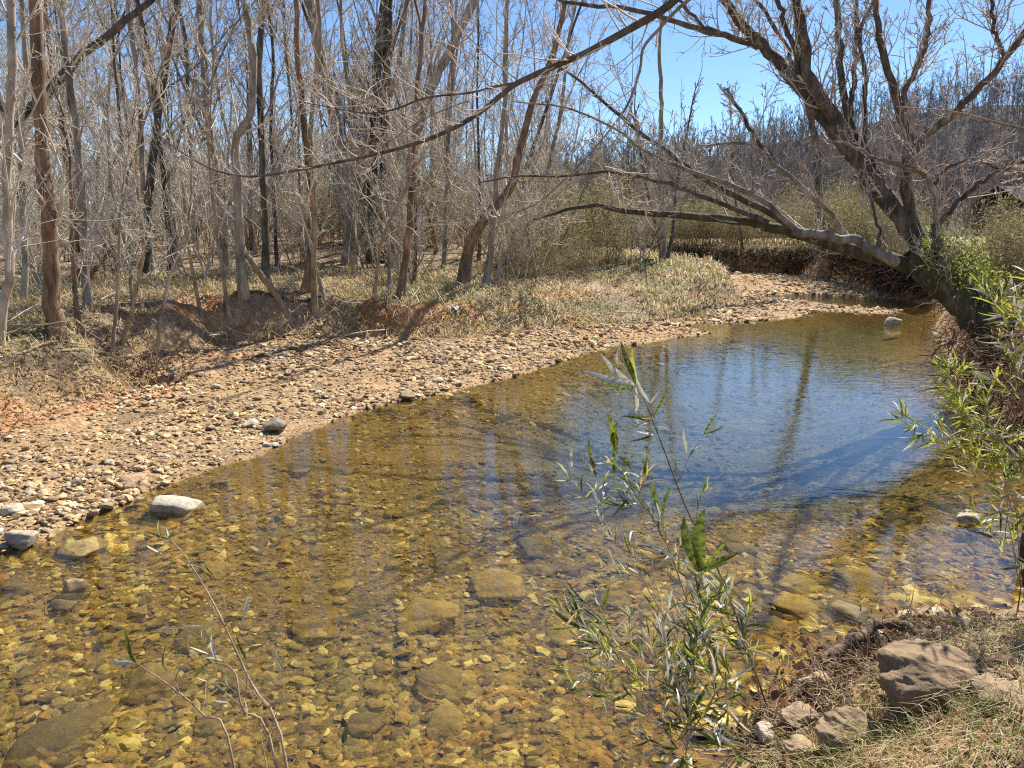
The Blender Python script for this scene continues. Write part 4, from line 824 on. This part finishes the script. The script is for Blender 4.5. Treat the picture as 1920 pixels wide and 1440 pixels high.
q = G(1815, 1000); stone(1815, 1004, 58, 'stone_dry', .35, 8, .2, 'flat mottled rock just out of the water near the right bank', z=.0, sink=.2)
pts = [G(1525, 1262), G(1580, 1236), G(1640, 1205), G(1700, 1200), G(1740, 1210)]; p = resample(pts, 18); p[:, 2] = np.maximum(height(p[:, 0], p[:, 1]), 0) + .07 - .16 * np.abs(np.linspace(-1, 1, 18)) ** 5; p += np.random.default_rng(3).normal(0, .008, p.shape)
mb = MB(); one_tube(mb, resample(p, 50), (np.linspace(.036, .022, 50) * (1 + .12 * np.sin(np.arange(50) * .9))), 10); o = mb.build('tree_root', M['bark_brown'], origin=p[0]); o.location = p[0]; tag(o, 'thick curved grey root running along the edge of the near bank', 'root')
g = np.random.default_rng(80); n = 500; ep = resample(np.c_[W([(1700, 1180), (1600, 1235), (1530, 1270), (1460, 1325), (1410, 1410)]), np.zeros(5)], 50)
st = ep[g.integers(0, 50, n)] + np.c_[g.normal(.12, .12, n), g.normal(-.02, .1, n), np.zeros(n)]; st[:, 2] = height(st[:, 0], st[:, 1]) + .02
p, r_ = grow(st, np.c_[g.normal(-.3, 1, n), g.normal(0, 1, n), g.normal(.2, .4, n)], g.uniform(.08, .3, n), g.uniform(.001, .005, n), 7, .3, -.05, g); V, F = tubes(p, r_, 4)
mb = MB(); mb.add(V, F); o = mb.build('rootlets', M['wood_tan'], kind='stuff'); tag(o, 'fine roots and broken twigs sticking out of the near bank edge', 'rootlets')
V, F, C = leafcloud(900, lambda n: np.c_[(q_ := ep[g.integers(0, 50, n)])[:, 0] + g.normal(.12, .12, n), q_[:, 1] + g.normal(0, .12, n), g.uniform(.05, .3, n)], .045, [(.2, .1, .06), (.32, .19, .11), (.13, .07, .045)], g, 1.6)
C2 = V.reshape(-1, 4, 3); hz_ = height(C2[:, 0, 0], C2[:, 0, 1]); V = (C2 - np.stack([0 * hz_, 0 * hz_, C2[:, 0, 2] - np.maximum(hz_, 0) - .03], -1)[:, None]).reshape(-1, 3)
mb = MB(); mb.add(V, F, C); o = mb.build('dead_leaves', M['leaf_v'], smooth=False, kind='stuff'); tag(o, 'curled dead leaves caught along the near bank edge', 'dead leaves')

# ------------------------------------------------------------------ cane plants (stems and leaves one by one)
def cane_leaf(i, curl, wid=.1):
    g = np.random.default_rng(i); n = 9; t = np.linspace(0, 1, n); w = wid * np.sin(np.pi * np.clip(t * .93 + .05, 0, 1)) ** .8
    x = t; z = -curl * t ** 2; y0 = .08 * np.sin(t * 3 + i) * t
    c = np.stack([x * np.cos(curl * .4), y0, z], -1)
    L = c + np.stack([0 * t, -w / 2, w * .22], -1); Rr = c + np.stack([0 * t, w / 2, w * .22], -1)
    V = np.concatenate([L, c, Rr]); k = np.arange(n - 1); F = np.concatenate([np.stack([k, k + 1, k + 1 + n, k + n], -1), np.stack([k + n, k + n + 1, k + 1 + 2 * n, k + 2 * n], -1)])
    mb = MB(); mb.add(V, F); return mb
LEAF = {mt: [cane_leaf(i, cu, wd).mesh('leaf', M[mt]) for i, (cu, wd) in enumerate([(.12, .12), (.35, .11), (.75, .13), (-.25, .1)])] for mt in ('leaf_green', 'leaf_yellow', 'leaf_pale', 'leaf_dry')}
def put_leaf(root, base, pos, d, L, mt, g, k=None, wide=1.0, face=None):
    o = bpy.data.objects.new('leaf', LEAF[mt][int(g.integers(0, 4)) if k is None else k]); link(o); o.parent = root
    x = Vector(d).normalized(); up = Vector((g.normal(0, .6), g.normal(-.7, .5), .7)) if face is None else Vector(face); yv = up.cross(x).normalized(); zv = x.cross(yv)
    o.matrix_local = Matrix.Translation(Vector(pos) - Vector(base)) @ Matrix((x, yv, zv)).transposed().to_4x4() @ Matrix.Diagonal((L, L * wide, L, 1))
def pick(g, w): return ('leaf_green', 'leaf_yellow', 'leaf_pale', 'leaf_dry')[int(g.choice(4, p=w))]
def cane(label, group, stems, seed, w=(.4, .25, .25, .1), leaves=40, L=.13, side=5, r=.0035, name='river_cane', stemmat='wood_tan', base=None, tuft=5):
    g = np.random.default_rng(seed); root = None; nl = 0
    for pl in stems:
        p = resample([PD(a, b_, c) for a, b_, c in pl] if base is None else [base] + [PD(a, b_, c) for a, b_, c in pl], 18)
        if root is None: root = empty(name, p[0], label, 'cane plant', group); b0 = p[0]
        mb = MB(); one_tube(mb, p, np.linspace(r, r * .35, 18), 6); mb.build('stem', M[stemmat], root, origin=b0)
        s_, d_, ln, rr = spawn(p[None], np.linspace(r, r * .4, 18)[None], side, .25, .98, .35, .9, .22, g, .5, .001, .1)
        q, qr = grow(s_, d_, ln, rr, 6, .12, .03, g, .4)
        for j in range(len(q)): mb = MB(); one_tube(mb, q[j], qr[j], 4); mb.build('twig', M[stemmat], root, origin=b0)
        tips = [(q[j][-1], norm(q[j][-1] - q[j][-2])) for j in range(len(q))] + [(q[j][3], norm(q[j][3] - q[j][2])) for j in range(len(q))]
        per = max(1, int(leaves / len(tips)))
        for (tp_, td) in tips:
            for _ in range(per):
                d = norm(td + g.normal(0, .5, 3)); put_leaf(root, b0, tp_ - td * g.uniform(0, .03), d, L * g.uniform(.45, 1.2), pick(g, w), g); nl += 1
        td = norm(p[-1] - p[-2])
        for _ in range(tuft):
            d = norm(td + g.normal(0, .45, 3)); put_leaf(root, b0, p[-1], d, L * g.uniform(.8, 1.35), pick(g, (.5, .3, .15, .05)), g)
    return root, b0
bs = G(1440, 1340)
r1, b1 = cane('tall river cane at centre right reaching up over the water with long green leaves', None, [
    [(1360, 1100, 2.9), (1290, 960, 3.0), (1240, 830, 3.05), (1200, 730, 3.1), (1178, 690, 3.1)]], 1, leaves=26, side=6, base=bs, L=.11, tuft=0, r=.0045, stemmat='bark_brown')
g = np.random.default_rng(90)
def lead(root, b0, px, py, tx, ty, Yd, mt, k=0, dz=0, wide=1.0):
    a = PD(px, py, Yd); b_ = PD(tx, ty, Yd + dz); d = b_ - a; put_leaf(root, b0, a, d, float(np.linalg.norm(d)), mt, g, k, wide, face=(g.normal(0, .25), -1, g.uniform(0, .6)))
for (px, py, tx, ty, mt, k) in [(1192, 722, 1172, 640, 'leaf_green', 0), (1192, 722, 1188, 655, 'leaf_yellow', 0), (1190, 722, 1125, 672, 'leaf_pale', 1), (1190, 724, 1100, 690, 'leaf_pale', 1), (1190, 726, 1125, 728, 'leaf_green', 2), (1192, 726, 1192, 775, 'leaf_pale', 0), (1192, 780, 1196, 800, 'leaf_pale', 0), (1228, 780, 1240, 730, 'leaf_green', 3), (1230, 800, 1260, 808, 'leaf_pale', 1), (1287, 850, 1284, 805, 'leaf_pale', 0), (1268, 885, 1268, 860, 'leaf_green', 0)]:
    lead(r1, b1, px, py, tx, ty, 3.08, mt, k, wide=1.25)
# cluster plants round it
r2, b2 = cane('bushy river cane with the big upright leaves beside the tall centre cane', None, [
    [(1410, 1240, 2.75), (1360, 1150, 2.7), (1320, 1070, 2.65)], [(1340, 1250, 2.7), (1290, 1130, 2.75), (1240, 1000, 2.8), (1160, 880, 2.85)], [(1370, 1300, 2.7), (1330, 1200, 2.65), (1310, 1120, 2.6)]], 2, leaves=80, side=13, base=bs + np.array([-.04, -.04, 0]), L=.1, r=.004, w=(.42, .16, .34, .08))
for (px, py, tx, ty, mt, k, wd) in [(1308, 1072, 1290, 972, 'leaf_green', 0, 1.75), (1312, 1072, 1325, 960, 'leaf_green', 0, 1.7), (1314, 1072, 1358, 1000, 'leaf_green', 3, 1.0), (1312, 1070, 1390, 1040, 'leaf_green', 1, 1.3), (1314, 1074, 1370, 1052, 'leaf_yellow', 1, 1.3), (1318, 1078, 1330, 1130, 'leaf_pale', 0, 1.2),
        (1152, 850, 1135, 765, 'leaf_green', 3, 1.2), (1156, 850, 1158, 790, 'leaf_green', 0, 1.3), (1160, 856, 1200, 880, 'leaf_green', 2, 1.4), (1150, 858, 1120, 880, 'leaf_pale', 2, 1.2), (1152, 860, 1146, 905, 'leaf_green', 0, 1.0), (1118, 895, 1090, 845, 'leaf_pale', 0, 1.0), (1118, 895, 1105, 825, 'leaf_green', 0, .8), (1072, 878, 1074, 842, 'leaf_pale', 0, 1.4), (1190, 868, 1176, 835, 'leaf_green', 3, 1.0), (1238, 970, 1224, 892, 'leaf_green', 0, 1.0), (1240, 970, 1258, 912, 'leaf_green', 0, .9)]:
    lead(r2, b2, px, py, tx, ty, 2.66 if px > 1280 else 2.85, mt, k, wide=wd)
r3, b3 = cane('leafy river cane leaning left low in front of the tall centre cane', None, [
    [(1330, 1300, 2.6), (1270, 1200, 2.6), (1200, 1080, 2.75), (1120, 960, 2.9), (1070, 900, 3.0)], [(1320, 1340, 2.5), (1260, 1260, 2.5), (1180, 1180, 2.5), (1080, 1120, 2.55)], [(1300, 1400, 2.4), (1290, 1300, 2.4), (1250, 1200, 2.45)]], 3, leaves=90, side=15, base=bs + np.array([-.1, -.2, -.02]), L=.075, r=.0028, w=(.22, .2, .38, .2), tuft=3)
r4, b4 = cane('low dense river cane at the bottom edge below the centre canes', None, [
    [(1330, 1380, 2.3), (1290, 1290, 2.3), (1310, 1180, 2.35)], [(1350, 1380, 2.3), (1240, 1320, 2.3), (1160, 1240, 2.3), (1090, 1180, 2.35)], [(1290, 1400, 2.25), (1340, 1300, 2.2), (1300, 1250, 2.3)]], 4, leaves=90, side=14, base=G(1400, 1410), L=.095, r=.0035, w=(.4, .15, .35, .1), tuft=4)
cane('feathery yellowish cane with fine dry leaves low at centre, left of the leafy canes', None, [[(1280, 1400, 2.2), (1180, 1290, 2.25), (1110, 1200, 2.3), (1050, 1140, 2.35)], [(1270, 1420, 2.15), (1170, 1350, 2.15), (1120, 1290, 2.2), (1060, 1260, 2.2)], [(1290, 1400, 2.2), (1220, 1270, 2.2), (1140, 1180, 2.25)]], 12, leaves=95, side=18, base=G(1392, 1425), L=.06, r=.002, w=(.12, .4, .2, .28), tuft=3)
# bottom left thin canes
bl = np.array([-.35, 1.15, H1(-.35, 1.15)])
cane('thin bleached cane stem with a small green tip, tallest at lower left', None, [[(540, 1440, 1.62), (470, 1280, 1.75), (400, 1130, 1.9), (345, 1040, 2.0), (318, 1012, 2.05)], [(520, 1440, 1.62), (455, 1330, 1.65), (440, 1260, 1.7), (395, 1240, 1.75)]], 5, leaves=3, side=6, base=bl, L=.06, r=.0042, w=(.3, .1, .5, .1), tuft=4)
cane('thin bleached cane bending left with one green leaf at its tip, lower left', None, [[(440, 1440, 1.6), (380, 1340, 1.66), (310, 1280, 1.74), (256, 1244, 1.8)]], 6, leaves=1, side=2, base=bl + np.array([-.1, 0, 0]), L=.07, r=.0036, w=(.5, .1, .3, .1), tuft=3)
cane('short pale cane sprig at the right of the bleached stems, lower left', None, [[(500, 1440, 1.6), (505, 1380, 1.65), (530, 1300, 1.7), (528, 1250, 1.72)]], 7, leaves=4, side=5, base=bl + np.array([.05, 0, 0]), L=.045, r=.002, w=(.1, .2, .5, .2), tuft=3)
# right edge canes
rb = np.array([3.55, 3.9, H1(3.55, 3.9)])
cane('yellow green cane spray reaching left over the water from the right edge', None, [[(1900, 960, 4.2), (1830, 880, 4.2), (1760, 820, 4.2), (1690, 790, 4.2)], [(1900, 860, 4.2), (1850, 780, 4.2), (1800, 730, 4.2), (1780, 690, 4.2)], [(1930, 900, 4.1), (1870, 820, 4.1), (1800, 770, 4.1)]], 8, leaves=190, side=22, base=rb, L=.1, w=(.12, .64, .18, .06))
cane('upright cane at the right edge with arching pale leaves', None, [[(1915, 980, 4.0), (1900, 820, 4.0), (1905, 680, 4.0), (1890, 560, 4.0)], [(1930, 900, 4.0), (1920, 760, 3.9), (1900, 640, 3.9), (1850, 545, 3.9)], [(1915, 1050, 4.0), (1890, 950, 4.0), (1880, 880, 4.0)]], 9, leaves=120, side=14, base=rb + np.array([.1, -.3, 0]), L=.12, w=(.22, .5, .23, .05))
cane('dense cane clump rooted beyond the right edge of the photo', None, [[(1960, 1000, 3.9), (1950, 850, 3.9), (1960, 700, 3.9), (1940, 500, 4)], [(2050, 900, 3.9), (2060, 700, 4.0), (2000, 450, 4.2)], [(2150, 900, 3.6), (2120, 700, 3.6), (2100, 480, 3.6)]], 10, leaves=120, side=14, base=rb + np.array([.4, -.3, 0]), L=.14, w=(.4, .35, .2, .05))
cane('thin dark cane stems at the right edge above the mossy hump', None, [[(1912, 1080, 3.6), (1905, 960, 3.6), (1885, 900, 3.6)], [(1908, 1080, 3.6), (1895, 1000, 3.6), (1875, 930, 3.6)]], 11, leaves=26, side=8, base=G(1915, 1100), L=.07, w=(.35, .3, .3, .05), stemmat='bark_brown', r=.003)
# long pale bare cane crossing at upper right
q = resample([PD(a_, b_, 5.2) for a_, b_ in [(2300, 420), (2050, 290), (1920, 246), (1840, 222), (1760, 205), (1680, 200)]], 20)
q = np.vstack([[rb + np.array([1.2, 1.0, 0])], q]); mb = MB(); one_tube(mb, resample(q[[0, 1, 6, 11, 15, 20]], 24), np.linspace(.012, .004, 24), 7); o = mb.build('bare_cane', M['wood_tan'], origin=q[0]); o.location = q[0]; tag(o, 'single long pale bare cane arching in from the right edge before the leaning tree', 'cane plant')
# dead leaf hanging in the canes
o = stone(1264, 1278, 24, 'stone_grey', .3, 4, 0, 'x'); bpy.data.objects.remove(o)
dl = MB(); A, B_ = np.meshgrid(np.linspace(-1, 1, 6), np.linspace(-1, 1, 6)); rr_ = 1 - .25 * np.cos(np.arctan2(B_, A) * 5); ii = (np.arange(5)[:, None] * 6 + np.arange(5)[None]).ravel()
dl.add(np.stack([A * .028 * rr_, .018 * np.sin(A * 2.5) * np.cos(B_ * 2), B_ * .03 * rr_], -1), np.stack([ii, ii + 1, ii + 7, ii + 6], -1)); m, nt, b = mat_new('dead_leaf'); b.inputs['Base Color'].default_value = (.22, .13, .08, 1)
o = dl.build('dead_leaf', m); o.location = PD(1264, 1278, 2.45); tag(o, 'curled brown dead leaf caught among the low centre canes', 'leaf')
print('objects', len(bpy.data.objects), 'tris', sum(len(m.loops) - 2 * len(m.polygons) for m in bpy.data.meshes))
